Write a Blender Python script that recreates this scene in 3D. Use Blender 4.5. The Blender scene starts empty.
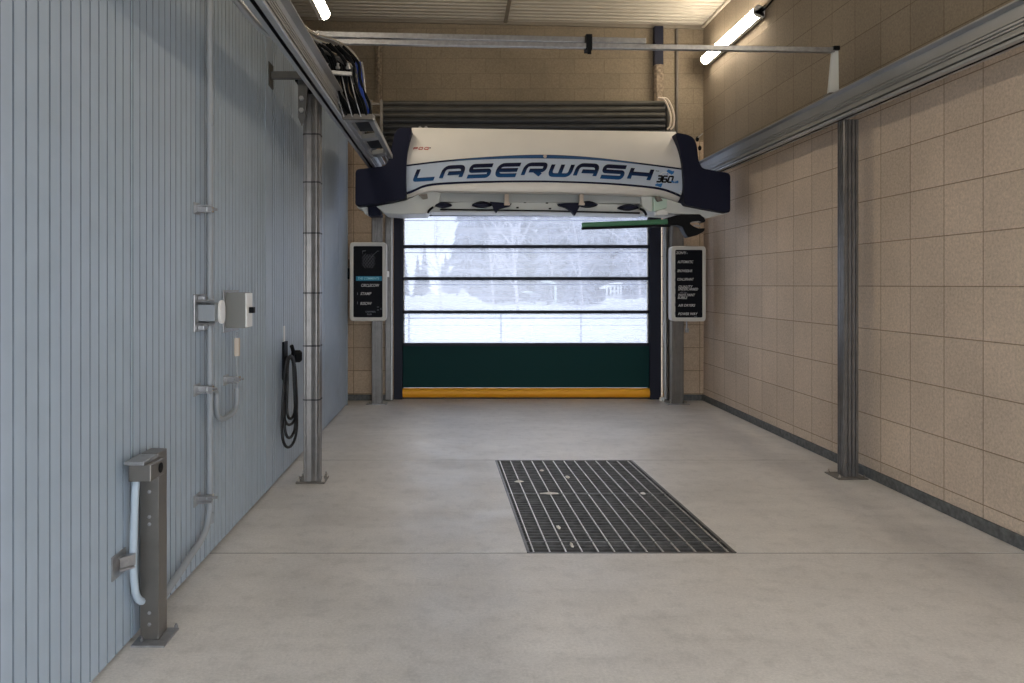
import bpy, bmesh, math, random
from mathutils import Vector, Matrix, noise
R = random.Random(11)
PI = math.pi
sc = bpy.context.scene
COL = sc.collection
F = 745.0; H = 1.71; VX = 456.0; VY = 285.0

def at(px, py, Y):
    return Vector(((px-VX)*Y/F, Y, H-(py-VY)*Y/F))

# ------------------------------------------------------------------ materials
def mat(name, color=(.5,.5,.5), rough=.5, metal=0.0, spec=.5, noise_amt=0.0, noise_scale=20.0, bump=0.0, bump_scale=200.0, emit=None, strength=0, coat=0.0):
    m = bpy.data.materials.new(name); m.use_nodes = True
    nt = m.node_tree; b = nt.nodes['Principled BSDF']
    b.inputs['Base Color'].default_value = (*color, 1); b.inputs['Roughness'].default_value = rough
    b.inputs['Metallic'].default_value = metal; b.inputs['Specular IOR Level'].default_value = spec
    b.inputs['Coat Weight'].default_value = coat
    if emit:
        b.inputs['Emission Color'].default_value = (*emit, 1); b.inputs['Emission Strength'].default_value = strength
    tc = nt.nodes.new('ShaderNodeTexCoord')
    if noise_amt > 0:
        n = nt.nodes.new('ShaderNodeTexNoise'); n.inputs['Scale'].default_value = noise_scale; n.inputs['Detail'].default_value = 6
        nt.links.new(tc.outputs['Object'], n.inputs['Vector'])
        r = nt.nodes.new('ShaderNodeMapRange'); r.inputs[1].default_value = .3; r.inputs[2].default_value = .7
        r.inputs[3].default_value = 1-noise_amt; r.inputs[4].default_value = 1+noise_amt
        nt.links.new(n.outputs['Fac'], r.inputs[0])
        mx = nt.nodes.new('ShaderNodeMix'); mx.data_type = 'RGBA'; mx.blend_type = 'MULTIPLY'; mx.inputs[0].default_value = 1
        mx.inputs[6].default_value = (*color, 1); nt.links.new(r.outputs[0], mx.inputs[7])
        nt.links.new(mx.outputs[2], b.inputs['Base Color'])
    if bump > 0:
        n2 = nt.nodes.new('ShaderNodeTexNoise'); n2.inputs['Scale'].default_value = bump_scale; n2.inputs['Detail'].default_value = 3
        nt.links.new(tc.outputs['Object'], n2.inputs['Vector'])
        bp = nt.nodes.new('ShaderNodeBump'); bp.inputs['Strength'].default_value = bump; bp.inputs['Distance'].default_value = .01
        nt.links.new(n2.outputs['Fac'], bp.inputs['Height']); nt.links.new(bp.outputs[0], b.inputs['Normal'])
    return m

def masonry(name, color, axis, bw, bh, offset, mortar_col, o=(0,0), mortar=.005, var=.08, grain=.24):
    """block wall; axis 'Y' = the wall runs along Y, 'X' = along X"""
    m = bpy.data.materials.new(name); m.use_nodes = True
    nt = m.node_tree; N = nt.nodes; L = nt.links; b = N['Principled BSDF']
    b.inputs['Roughness'].default_value = .85; b.inputs['Specular IOR Level'].default_value = .25
    tc = N.new('ShaderNodeTexCoord'); sp = N.new('ShaderNodeSeparateXYZ'); L.new(tc.outputs['Object'], sp.inputs[0])
    cb = N.new('ShaderNodeCombineXYZ')
    a1 = N.new('ShaderNodeMath'); a1.operation = 'ADD'; a1.inputs[1].default_value = 40*bw-o[0]; L.new(sp.outputs[axis], a1.inputs[0])
    a2 = N.new('ShaderNodeMath'); a2.operation = 'ADD'; a2.inputs[1].default_value = 20*bh-o[1]; L.new(sp.outputs['Z'], a2.inputs[0])
    L.new(a1.outputs[0], cb.inputs[0]); L.new(a2.outputs[0], cb.inputs[1])
    br = N.new('ShaderNodeTexBrick'); br.offset = offset; br.offset_frequency = 2; br.squash = 1
    br.inputs['Scale'].default_value = 1; br.inputs['Brick Width'].default_value = bw; br.inputs['Row Height'].default_value = bh
    br.inputs['Mortar Size'].default_value = mortar; br.inputs['Mortar Smooth'].default_value = .3; br.inputs['Bias'].default_value = 0
    br.inputs['Color1'].default_value = (*[c*(1-var) for c in color], 1)
    br.inputs['Color2'].default_value = (*[c*(1+var) for c in color], 1)
    br.inputs['Mortar'].default_value = (*mortar_col, 1)
    L.new(cb.outputs[0], br.inputs['Vector'])
    n = N.new('ShaderNodeTexNoise'); n.inputs['Scale'].default_value = 48; n.inputs['Detail'].default_value = 8; n.inputs['Roughness'].default_value = .75
    L.new(tc.outputs['Object'], n.inputs['Vector'])
    n3 = N.new('ShaderNodeTexNoise'); n3.inputs['Scale'].default_value = 1.3; n3.inputs['Detail'].default_value = 5
    L.new(tc.outputs['Object'], n3.inputs['Vector'])
    r = N.new('ShaderNodeMapRange'); r.inputs[1].default_value = .3; r.inputs[2].default_value = .7; r.inputs[3].default_value = 1-grain; r.inputs[4].default_value = 1+grain
    L.new(n.outputs['Fac'], r.inputs[0])
    r3 = N.new('ShaderNodeMapRange'); r3.inputs[1].default_value = .3; r3.inputs[2].default_value = .7; r3.inputs[3].default_value = .9; r3.inputs[4].default_value = 1.08
    L.new(n3.outputs['Fac'], r3.inputs[0])
    mm = N.new('ShaderNodeMath'); mm.operation = 'MULTIPLY'; L.new(r.outputs[0], mm.inputs[0]); L.new(r3.outputs[0], mm.inputs[1])
    mx = N.new('ShaderNodeMix'); mx.data_type = 'RGBA'; mx.blend_type = 'MULTIPLY'; mx.inputs[0].default_value = 1
    L.new(br.outputs['Color'], mx.inputs[6]); L.new(mm.outputs[0], mx.inputs[7]); L.new(mx.outputs[2], b.inputs['Base Color'])
    inv = N.new('ShaderNodeMath'); inv.operation = 'SUBTRACT'; inv.inputs[0].default_value = 1; L.new(br.outputs['Fac'], inv.inputs[1])
    ad = N.new('ShaderNodeMath'); ad.operation = 'MULTIPLY_ADD'; ad.inputs[1].default_value = .25; L.new(n.outputs['Fac'], ad.inputs[0]); L.new(inv.outputs[0], ad.inputs[2])
    bp = N.new('ShaderNodeBump'); bp.inputs['Strength'].default_value = .5; bp.inputs['Distance'].default_value = .006
    L.new(ad.outputs[0], bp.inputs['Height']); L.new(bp.outputs[0], b.inputs['Normal'])
    return m

def concrete():
    m = bpy.data.materials.new('floor_concrete'); m.use_nodes = True
    nt = m.node_tree; N = nt.nodes; L = nt.links; b = N['Principled BSDF']
    tc = N.new('ShaderNodeTexCoord')
    def nz(s, d, lo, hi, a=.3, z=.7, sc3=None, ro=.6):
        n = N.new('ShaderNodeTexNoise'); n.inputs['Scale'].default_value = s; n.inputs['Detail'].default_value = d; n.inputs['Roughness'].default_value = ro
        if sc3:
            mp = N.new('ShaderNodeMapping'); mp.inputs['Scale'].default_value = sc3; L.new(tc.outputs['Object'], mp.inputs[0]); L.new(mp.outputs[0], n.inputs['Vector'])
        else: L.new(tc.outputs['Object'], n.inputs['Vector'])
        r = N.new('ShaderNodeMapRange'); r.inputs[1].default_value = a; r.inputs[2].default_value = z; r.inputs[3].default_value = lo; r.inputs[4].default_value = hi
        L.new(n.outputs['Fac'], r.inputs[0]); return n, r.outputs[0]
    _, big = nz(.8, 6, .86, 1.09)
    _, streak = nz(1.5, 5, .93, 1.07, sc3=(.6, 2.4, 1))
    nf, fine = nz(60, 6, .78, 1.2, ro=.9)
    _, spots = nz(9, 8, .93, 1.04, a=.35, z=.5)
    m1 = N.new('ShaderNodeMath'); m1.operation = 'MULTIPLY'; L.new(big, m1.inputs[0]); L.new(streak, m1.inputs[1])
    m2 = N.new('ShaderNodeMath'); m2.operation = 'MULTIPLY'; L.new(m1.outputs[0], m2.inputs[0]); L.new(fine, m2.inputs[1])
    m3 = N.new('ShaderNodeMath'); m3.operation = 'MULTIPLY'; L.new(m2.outputs[0], m3.inputs[0]); L.new(spots, m3.inputs[1])
    mx = N.new('ShaderNodeMix'); mx.data_type = 'RGBA'; mx.blend_type = 'MULTIPLY'; mx.inputs[0].default_value = 1
    mx.inputs[6].default_value = (.60, .572, .545, 1); L.new(m3.outputs[0], mx.inputs[7]); L.new(mx.outputs[2], b.inputs['Base Color'])
    _, ro = nz(2.2, 5, .33, .55); L.new(ro, b.inputs['Roughness'])
    bp = N.new('ShaderNodeBump'); bp.inputs['Strength'].default_value = .25; bp.inputs['Distance'].default_value = .004
    L.new(nf.outputs['Fac'], bp.inputs['Height']); L.new(bp.outputs[0], b.inputs['Normal'])
    return m

def pane_material():
    m = bpy.data.materials.new('scratched_clear_plastic'); m.use_nodes = True
    nt = m.node_tree; N = nt.nodes; L = nt.links
    for n in list(N): N.remove(n)
    out = N.new('ShaderNodeOutputMaterial')
    tr = N.new('ShaderNodeBsdfTransparent'); tr.inputs[0].default_value = (.46, .475, .51, 1)
    tl = N.new('ShaderNodeBsdfTranslucent'); tl.inputs[0].default_value = (.40, .41, .45, 1)
    gl = N.new('ShaderNodeBsdfGlossy'); gl.inputs['Roughness'].default_value = .15; gl.inputs[0].default_value = (.9,.9,.9,1)
    tc = N.new('ShaderNodeTexCoord'); mp = N.new('ShaderNodeMapping'); mp.inputs['Scale'].default_value = (.5, 1, 26)
    n = N.new('ShaderNodeTexNoise'); n.inputs['Scale'].default_value = 1.0; n.inputs['Detail'].default_value = 5; n.inputs['Roughness'].default_value = .7
    L.new(tc.outputs['Object'], mp.inputs[0]); L.new(mp.outputs[0], n.inputs['Vector'])
    r = N.new('ShaderNodeMapRange'); r.inputs[1].default_value = .45; r.inputs[2].default_value = .75; r.inputs[3].default_value = .26; r.inputs[4].default_value = .38
    L.new(n.outputs['Fac'], r.inputs[0])
    mp2 = N.new('ShaderNodeMapping'); mp2.inputs['Rotation'].default_value = (0, .7, 0); mp2.inputs['Scale'].default_value = (30, 1, 2)
    n2 = N.new('ShaderNodeTexNoise'); n2.inputs['Scale'].default_value = 1.5; n2.inputs['Detail'].default_value = 4
    L.new(tc.outputs['Object'], mp2.inputs[0]); L.new(mp2.outputs[0], n2.inputs['Vector'])
    r2 = N.new('ShaderNodeMapRange'); r2.inputs[1].default_value = .6; r2.inputs[2].default_value = .75; r2.inputs[3].default_value = 0; r2.inputs[4].default_value = .05
    L.new(n2.outputs['Fac'], r2.inputs[0])
    ad = N.new('ShaderNodeMath'); ad.operation = 'ADD'; L.new(r.outputs[0], ad.inputs[0]); L.new(r2.outputs[0], ad.inputs[1])
    mx = N.new('ShaderNodeMixShader'); L.new(ad.outputs[0], mx.inputs[0]); L.new(tr.outputs[0], mx.inputs[1]); L.new(tl.outputs[0], mx.inputs[2])
    m2 = N.new('ShaderNodeMixShader'); m2.inputs[0].default_value = .03; L.new(mx.outputs[0], m2.inputs[1]); L.new(gl.outputs[0], m2.inputs[2])
    L.new(m2.outputs[0], out.inputs[0])
    return m

def lettering_material():
    """printed two-tone: navy upper half, mid blue lower half of every letter (UV v)"""
    m = mat('two_tone_blue_print', (.02,.02,.08), .6, spec=.15)
    nt = m.node_tree; N = nt.nodes; L = nt.links
    uv = N.new('ShaderNodeUVMap'); sp = N.new('ShaderNodeSeparateXYZ'); L.new(uv.outputs[0], sp.inputs[0])
    cr = N.new('ShaderNodeValToRGB'); cr.color_ramp.elements[0].position = .0; cr.color_ramp.elements[0].color = (.012,.085,.25,1)
    cr.color_ramp.elements[1].position = .62; cr.color_ramp.elements[1].color = (.008,.010,.035,1)
    L.new(sp.outputs[1], cr.inputs[0]); L.new(cr.outputs[0], N['Principled BSDF'].inputs['Base Color'])
    return m

M = {}
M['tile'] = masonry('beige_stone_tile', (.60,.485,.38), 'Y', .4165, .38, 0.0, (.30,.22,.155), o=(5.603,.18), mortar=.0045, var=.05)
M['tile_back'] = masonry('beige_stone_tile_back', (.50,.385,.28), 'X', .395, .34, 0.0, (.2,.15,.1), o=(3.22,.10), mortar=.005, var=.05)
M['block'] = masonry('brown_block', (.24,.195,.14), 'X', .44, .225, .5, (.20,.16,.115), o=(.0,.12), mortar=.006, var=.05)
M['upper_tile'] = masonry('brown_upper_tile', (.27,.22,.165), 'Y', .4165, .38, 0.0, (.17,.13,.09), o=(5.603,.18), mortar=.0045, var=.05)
M['block_side'] = masonry('brown_block_side', (.24,.195,.14), 'Y', .44, .225, .5, (.2,.15,.1), o=(.0,.12), mortar=.006, var=.05)
M['floor'] = concrete()
M['joint'] = mat('dark_joint_sealant', (.05,.047,.043), .9, noise_amt=.3, noise_scale=30)
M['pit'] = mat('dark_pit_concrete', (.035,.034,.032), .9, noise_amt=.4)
M['blue_sheet'] = mat('pale_blue_grey_painted_steel', (.385,.46,.55), .42, spec=.5, noise_amt=.05, noise_scale=5, bump=.05, bump_scale=300)
M['groove'] = mat('grimy_blue_grey_groove', (.23,.275,.33), .7, noise_amt=.15, noise_scale=8)  # shade between the ribs, put into a darker groove colour
M['ceiling'] = mat('cream_corrugated_steel', (.46,.42,.355), .5, noise_amt=.06, noise_scale=8)
M['kerb'] = mat('dark_grey_stone_kerb', (.105,.108,.108), .75, noise_amt=.35, noise_scale=25, bump=.3, bump_scale=60)
M['alu'] = mat('anodised_aluminium', (.44,.445,.45), .36, metal=.6, noise_amt=.07, noise_scale=3)
M['alu_dark'] = mat('weathered_dark_aluminium', (.20,.19,.185), .34, metal=.7, noise_amt=.14, noise_scale=12)
M['steel'] = mat('galvanised_steel', (.36,.36,.37), .35, metal=.75, noise_amt=.15, noise_scale=30)
M['brown_steel'] = mat('dull_brownish_steel', (.16,.145,.13), .5, metal=.4, noise_amt=.12, noise_scale=15)
M['dark_steel'] = mat('dark_painted_steel', (.085,.085,.085), .5, metal=.2, noise_amt=.1)
M['stainless'] = mat('brushed_stainless', (.21,.195,.18), .33, metal=.8, noise_amt=.1, noise_scale=9)
M['chrome'] = mat('bright_metal', (.9,.88,.84), .16, metal=1)
M['box_grey'] = mat('grey_enclosure', (.23,.23,.22), .5)
M['conduit'] = mat('grey_plastic_conduit', (.29,.315,.345), .45)
M['pale_conduit'] = mat('pale_blue_grey_conduit', (.42,.5,.58), .5)
M['navy'] = mat('navy_plastic', (.006,.008,.026), .6, spec=.2)
M['navy_frame'] = mat('dark_navy_frame', (.010,.012,.026), .5, spec=.25)
M['shell'] = mat('cream_white_shell', (.80,.77,.725), .35, noise_amt=.02, noise_scale=4, coat=.1)
M['pale'] = mat('pale_grey_moulding', (.66,.68,.66), .45)
M['pale_green'] = mat('pale_green_moulding', (.50,.66,.58), .45)
M['beam_grey'] = mat('light_grey_beam', (.50,.52,.51), .5)
M['band'] = mat('light_blue_band', (.52,.60,.72), .4)
M['stripe'] = mat('navy_stripe', (.005,.009,.035), .6, spec=.15)
M['stripe_blue'] = mat('blue_stripe', (.02,.09,.24), .35)
M['letters'] = lettering_material()
M['black'] = mat('black_rubber', (.008,.008,.010), .5)
M['black_plastic'] = mat('black_plastic', (.005,.006,.008), .55, spec=.15)
M['red'] = mat('red_print', (.45,.06,.06), .5)
M['blue'] = mat('bright_blue_print', (.02,.17,.48), .45)
M['green_tube'] = mat('green_tube', (.05,.20,.10), .4)
M['green_panel'] = mat('dark_green_panel', (.003,.036,.036), .6, spec=.15)
M['yellow'] = mat('orange_yellow_rubber', (.95,.42,.015), .5)
M['white'] = mat('white_plastic', (.8,.8,.79), .4)
M['sign_frame'] = mat('light_grey_sign_frame', (.62,.60,.56), .4)
M['sign_face'] = mat('black_sign_face', (.004,.005,.009), .6, spec=.15)
M['print_white'] = mat('pale_print', (.55,.55,.55), .5)
M['print_dim'] = mat('dim_grey_print', (.16,.17,.2), .5)
M['teal'] = mat('teal_print', (.012,.22,.38), .5)
M['print_cyan'] = mat('pale_cyan_print', (.30,.68,.78), .5)
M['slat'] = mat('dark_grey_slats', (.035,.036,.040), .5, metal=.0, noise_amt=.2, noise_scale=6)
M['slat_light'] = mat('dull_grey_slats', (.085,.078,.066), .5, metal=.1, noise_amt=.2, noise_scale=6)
M['blue_hose'] = mat('blue_hose', (.01,.05,.33), .35)
M['rusty'] = mat('rusty_dusty_steel', (.22,.17,.12), .8, noise_amt=.5, noise_scale=25)
M['beige'] = mat('beige_tape', (.60,.51,.43), .7)
M['grate'] = mat('dark_galvanised_grating', (.13,.125,.12), .5, metal=.6, noise_amt=.3, noise_scale=20)
M['grate_bright'] = mat('worn_grating_bar', (.55,.53,.49), .38, metal=.6, noise_amt=.2, noise_scale=20)
M['snow'] = mat('snow', (.86,.88,.93), .9, noise_amt=.03, noise_scale=.6, bump=.4, bump_scale=3)
M['snow_lumpy'] = mat('lumpy_snow', (.78,.79,.80), .95, noise_amt=.1, noise_scale=4, bump=.5, bump_scale=6)
M['frost_tree'] = mat('frosted_fir', (.20,.235,.30), .95, noise_amt=.35, noise_scale=2.2)  # hoar frost, with distance haze put into the pale blue-grey
M['frost_tree2'] = mat('paler_frosted_fir', (.33,.35,.42), .95, noise_amt=.35, noise_scale=2.2)  # paler version, haze also in the colour
M['birch'] = mat('pale_birch_bark', (.62,.60,.64), .9, noise_amt=.15, noise_scale=3)
M['shed_white'] = mat('white_painted_boards', (.9,.9,.9), .7)
M['shed_dark'] = mat('grey_boards', (.18,.2,.24), .8)
M['fence'] = mat('grey_fence_post', (.22,.25,.3), .8)
M['lamp_pole'] = mat('pale_green_pole', (.85,.95,.86), .6)
M['lamp_glow'] = mat('lit_diffuser', (1,1,1), .4, emit=(1,.88,.70), strength=20)
M['lamp_body'] = mat('grey_lamp_body', (.7,.68,.64), .5)
M['pane'] = pane_material()
ms = bpy.data.materials.new('milky_weld_line'); ms.use_nodes = True
_t = ms.node_tree.nodes.new('ShaderNodeBsdfTranslucent'); _t.inputs[0].default_value = (.75,.77,.82,1)
ms.node_tree.links.new(_t.outputs[0], ms.node_tree.nodes['Material Output'].inputs[0]); M['seam'] = ms
M['leaf'] = mat('pale_dry_leaf', (.75,.73,.68), .8)
M['purlin'] = mat('dull_brown_steel', (.22,.19,.15), .6)

# ------------------------------------------------------------------ mesh builder
class MB:
    def __init__(s): s.v = []; s.f = []; s.mi = []; s.cur = 0; s.uv = {}
    def add(s, vs, fs):
        n = len(s.v); s.v += [Vector(v) for v in vs]
        for f in fs: s.f.append([i+n for i in f]); s.mi.append(s.cur)
        return n
    def box(s, x0, x1, y0, y1, z0, z1):
        vs = [(x,y,z) for x in (x0,x1) for y in (y0,y1) for z in (z0,z1)]
        s.add(vs, [(0,1,3,2),(4,6,7,5),(0,4,5,1),(2,3,7,6),(0,2,6,4),(1,5,7,3)]); return s
    def bar(s, a, b, w, h, up=(0,0,1)):
        a, b = Vector(a), Vector(b); d = (b-a).normalized(); up = Vector(up)
        if abs(d.dot(up)) > .99: up = Vector((0,1,0))
        sx = d.cross(up).normalized(); sz = sx.cross(d).normalized(); vs = []
        for p in (a, b):
            for i, j in ((-1,-1),(1,-1),(1,1),(-1,1)): vs.append(p+sx*i*w/2+sz*j*h/2)
        s.add(vs, [(0,3,2,1),(4,5,6,7),(0,1,5,4),(1,2,6,5),(2,3,7,6),(3,0,4,7)]); return s
    def prism(s, pts, d):
        """pts: 3-D polygon, extruded by vector d"""
        d = Vector(d); n = len(pts); vs = [Vector(p) for p in pts]+[Vector(p)+d for p in pts]
        s.add(vs, [list(range(n))[::-1], list(range(n, 2*n))]+[(i,(i+1)%n,(i+1)%n+n,i+n) for i in range(n)]); return s
    def tube(s, path, r, n=8, cap=True):
        path = [Vector(p) for p in path]; rings = []; rr = r if isinstance(r, (list,tuple)) else [r]*len(path)
        up = None
        for i, p in enumerate(path):
            d = (path[min(i+1,len(path)-1)]-path[max(i-1,0)])
            if d.length < 1e-9: d = Vector((0,0,1))
            d.normalize()
            if up is None:
                up = Vector((0,0,1)) if abs(d.z) < .9 else Vector((0,1,0))
            sx = d.cross(up)
            if sx.length < 1e-4: sx = d.orthogonal()
            sx.normalize(); up = sx.cross(d).normalized()
            rings.append([p+(sx*math.cos(2*PI*k/n)+up*math.sin(2*PI*k/n))*rr[i] for k in range(n)])
        vs = [v for ring in rings for v in ring]; fs = []
        for i in range(len(rings)-1):
            for k in range(n): fs.append((i*n+k, i*n+(k+1)%n, (i+1)*n+(k+1)%n, (i+1)*n+k))
        if cap: fs += [list(range(n))[::-1], [len(vs)-n+k for k in range(n)]]
        s.add(vs, fs); return s
    def cyl(s, a, b, r, n=16): return s.tube([a, b], r, n)
    def lathe(s, c, prof, n=16, sx=1, sy=1):
        vs = []; 
        for r, z in prof:
            for k in range(n): vs.append((c[0]+r*sx*math.cos(2*PI*k/n), c[1]+r*sy*math.sin(2*PI*k/n), c[2]+z))
        fs = [(i*n+k, i*n+(k+1)%n, (i+1)*n+(k+1)%n, (i+1)*n+k) for i in range(len(prof)-1) for k in range(n)]
        fs += [list(range(n))[::-1], [len(vs)-n+k for k in range(n)]]
        s.add(vs, fs); return s
    def grid(s, fn, nu, nv):
        vs = [fn(i/nu, j/nv) for j in range(nv+1) for i in range(nu+1)]
        s.add(vs, [(j*(nu+1)+i, j*(nu+1)+i+1, (j+1)*(nu+1)+i+1, (j+1)*(nu+1)+i) for j in range(nv) for i in range(nu)]); return s

def origin_of(o):
    return o['_o'] if '_o' in o else None
ORI = {}
def build(name, mb, mats, parent=None, origin=None, bevel=0, smooth=False, recalc=True):
    if not isinstance(mats, (list, tuple)): mats = [mats]
    if parent is not None: org = ORI[parent.name]
    else:
        if origin is None:
            xs = [v.x for v in mb.v]; ys = [v.y for v in mb.v]; zs = [v.z for v in mb.v]
            origin = ((min(xs)+max(xs))/2, (min(ys)+max(ys))/2, min(zs))
        org = Vector(origin)
    me = bpy.data.meshes.new(name)
    me.from_pydata([v-org for v in mb.v], [], mb.f)
    for m in mats: me.materials.append(m)
    for i, p in enumerate(me.polygons):
        p.material_index = mb.mi[i]; p.use_smooth = smooth
    if mb.uv:
        lay = me.uv_layers.new(name='UVMap')
        for p in me.polygons:
            for li, vi in zip(p.loop_indices, p.vertices): lay.data[li].uv = mb.uv.get(vi, (0,0))
    if recalc:
        bm = bmesh.new(); bm.from_mesh(me); bmesh.ops.recalc_face_normals(bm, faces=bm.faces); bm.to_mesh(me); bm.free()
    o = bpy.data.objects.new(name, me); COL.objects.link(o)
    if parent is not None: o.parent = parent
    else: o.location = org
    ORI[o.name] = org
    if bevel:
        b = o.modifiers.new('bevel', 'BEVEL'); b.width = bevel; b.segments = 2; b.limit_method = 'ANGLE'; b.angle_limit = .6
    if smooth:
        try: me.set_sharp_from_angle(angle=.7)
        except Exception: pass
    return o
def thing(name, label, cat, loc, group=None):
    o = bpy.data.objects.new(name, None); COL.objects.link(o); o.location = loc; o.empty_display_size = .1
    ORI[o.name] = Vector(loc); return tag(o, label, cat, group)
def tag(o, label=None, cat=None, group=None, kind=None):
    if label: o['label'] = label
    if cat: o['category'] = cat
    if group: o['group'] = group
    if kind: o['kind'] = kind
    return o
def struct(o): o['kind'] = 'structure'; return o
def smooth_path(pts, n=8):
    pts = [Vector(p) for p in pts]; P = [pts[0]]+pts+[pts[-1]]; out = []
    for i in range(1, len(P)-2):
        for k in range(n):
            t = k/n; a, b, c, d = P[i-1], P[i], P[i+1], P[i+2]
            out.append(.5*((2*b)+(c-a)*t+(2*a-5*b+4*c-d)*t*t+(3*b-a-3*c+d)*t**3))
    out.append(pts[-1]); return out
def fillet(pts, r, n=5, closed=False):
    pts = [Vector(p) for p in pts]; out = []; N = len(pts)
    for i, p in enumerate(pts):
        if not closed and i in (0, N-1): out.append(p); continue
        a, b = pts[(i-1)%N]-p, pts[(i+1)%N]-p; q = min(r, a.length*.48, b.length*.48)
        s, e = p+a.normalized()*q, p+b.normalized()*q
        for k in range(n+1):
            t = k/n; out.append((1-t)**2*s+2*t*(1-t)*p+t*t*e)
    return out

# ------------------------------------------------------------------ room
XL, XR, YB, YF = -1.555, 3.67, 11.05, -0.6
XO = -3.1
def zc(x): return 5.60-.022*(x-1.0)   # ceiling height

J1, J2 = 4.753, 7.28
g_far = (.389, 1.709); g_near = (.464, 1.785)
mb = MB(); G = .006
def slab(pts): mb.prism([(x,y,-.25) for x, y in pts], (0,0,.25))
slab([(XO,YF),(XR,YF),(XR,J1-G),(XO,J1-G)])
slab([(XO,J1+G),(g_near[0]-.01,J1+G),(g_far[0]-.01,J2-G),(XO,J2-G)])
slab([(g_near[1]+.01,J1+G),(XR,J1+G),(XR,J2-G),(g_far[1]+.01,J2-G)])
slab([(XO,J2+G),(XR,J2+G),(XR,YB+.35),(XO,YB+.35)])
struct(build('floor', mb, M['floor'], origin=(0,0,0)))
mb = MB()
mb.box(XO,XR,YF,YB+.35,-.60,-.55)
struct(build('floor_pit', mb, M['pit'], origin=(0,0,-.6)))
for yj in (J1, J2):
    for xa, xb in ((XO, (g_near if yj == J1 else g_far)[0]-.01), ((g_near if yj == J1 else g_far)[1]+.01, XR)):
        mb = MB(); mb.box(xa, xb, yj-G-.001, yj+G+.001, -.24, -.0015); struct(build('floor_joint', mb, M['joint'], origin=(0,yj,-.24)))

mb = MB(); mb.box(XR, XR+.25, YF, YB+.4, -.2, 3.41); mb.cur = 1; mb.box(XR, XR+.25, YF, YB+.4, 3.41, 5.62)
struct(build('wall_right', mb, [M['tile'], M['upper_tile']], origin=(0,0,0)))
mb = MB()
DX0, DX1, DZ = -.93, 3.10, 4.15
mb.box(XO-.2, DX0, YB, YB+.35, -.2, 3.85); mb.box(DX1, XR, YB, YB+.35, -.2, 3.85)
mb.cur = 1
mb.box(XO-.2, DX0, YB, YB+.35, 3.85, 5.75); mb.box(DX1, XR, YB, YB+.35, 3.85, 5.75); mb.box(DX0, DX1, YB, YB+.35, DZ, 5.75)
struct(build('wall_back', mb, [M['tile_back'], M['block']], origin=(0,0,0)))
mb = MB(); mb.box(XO-.2, XR+.25, YF-.3, YF, 3.0, 5.8); mb.box(XO-.2, XL+.12, YF-.3, YF, -.2, 3.0); mb.box(3.45, XR+.25, YF-.3, YF, -.2, 3.0)
struct(build('wall_front', mb, M['block'], origin=(0,0,0)))
mb = MB(); mb.box(XO-.2, XO, YF, YB, -.2, 5.8)
struct(build('wall_outer', mb, M['block_side'], origin=(0,0,0)))

# blue corrugated partition
prof = []; gro = []; y = YF; k = 0; P = .0785
def rib(w_):
    global y
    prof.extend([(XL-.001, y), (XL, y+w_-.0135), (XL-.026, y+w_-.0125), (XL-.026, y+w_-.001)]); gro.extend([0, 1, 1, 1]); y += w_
while y < 10.55:
    rib(P); k += 1
    if k % 13 == 0: rib(.028)
prof += [(XL, y), (XL, y+.02)]; gro += [0, 0]
yend = y+.02
poly = [(x,y,.018) for x, y in prof]+[(XL-.10, yend, .018), (XL-.10, YF, .018)]
mb = MB(); mb.prism(poly, (0,0,4.10))
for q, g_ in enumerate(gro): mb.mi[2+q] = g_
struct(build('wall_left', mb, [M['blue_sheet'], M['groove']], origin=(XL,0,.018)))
mb = MB(); mb.box(XL-.09, XL-.03, YF, yend-.01, 0, .018)
struct(build('baseboard_left', mb, M['kerb'], origin=(XL,0,0)))
mb = MB(); mb.box(XL+.002, XL+.006, 6.06, 6.22, .02, 4.1)
struct(build('trim_1', mb, M['blue_sheet']))
mb = MB(); mb.box(XL-.10, XL+.012, yend, yend+.012, .0, 4.1); mb.box(XL+.002,XL+.012,yend-.05,yend,.0,4.1)
struct(build('trim_2', mb, M['blue_sheet']))

# ceiling corrugated across
mb = MB(); prof = []; y = YF; P = .125
while y < YB:
    prof += [(y, 0), (y+.06, 0), (y+.075, .03), (y+.11, .03)]; y += P
prof = [(min(a, YB), b) for a, b in prof]
vs = []; n = len(prof)
for x in (XO-.1, XR):
    for (yy, dz) in prof: vs.append((x, yy, zc(x)+dz))
mb.add(vs, [(i, i+1, n+i+1, n+i) for i in range(n-1)])
mb.prism([(XO-.1,YF,zc(XO-.1)+.06),(XR,YF,zc(XR)+.06),(XR,YB,zc(XR)+.06),(XO-.1,YB,zc(XO-.1)+.06)], (0,0,.1))
struct(build('ceiling', mb, M['ceiling'], origin=(0,0,5.6), recalc=False))
mb = MB(); mb.bar((.73,YF,zc(.73)-.012),(.73,YB,zc(.73)-.012),.05,.024)
struct(build('trim_3', mb, M['purlin']))
mb = MB(); mb.bar((XO,YB-.02,zc(XO)-.02),(XR,YB-.02,zc(XR)-.02),.04,.05)
struct(build('trim_4', mb, M['purlin']))
mb = MB(); mb.bar((XR-.02,YF,zc(XR)-.015),(XR-.02,YB-.04,zc(XR)-.015),.04,.03)
struct(build('trim_5', mb, M['ceiling']))

# kerbs
mb = MB()
mb.box(XR-.022, XR, YF, YB, 0, .088)
struct(build('baseboard_right', mb, M['kerb'], bevel=.004))
mb = MB(); mb.box(XO, DX0-.0, YB-.022, YB, 0, .088)
struct(build('baseboard_back', mb, M['kerb'], bevel=.004))
mb = MB(); mb.box(DX1+.0, XR-.022, YB-.022, YB, 0, .088)
struct(build('baseboard_back', mb, M['kerb'], bevel=.004))

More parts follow.
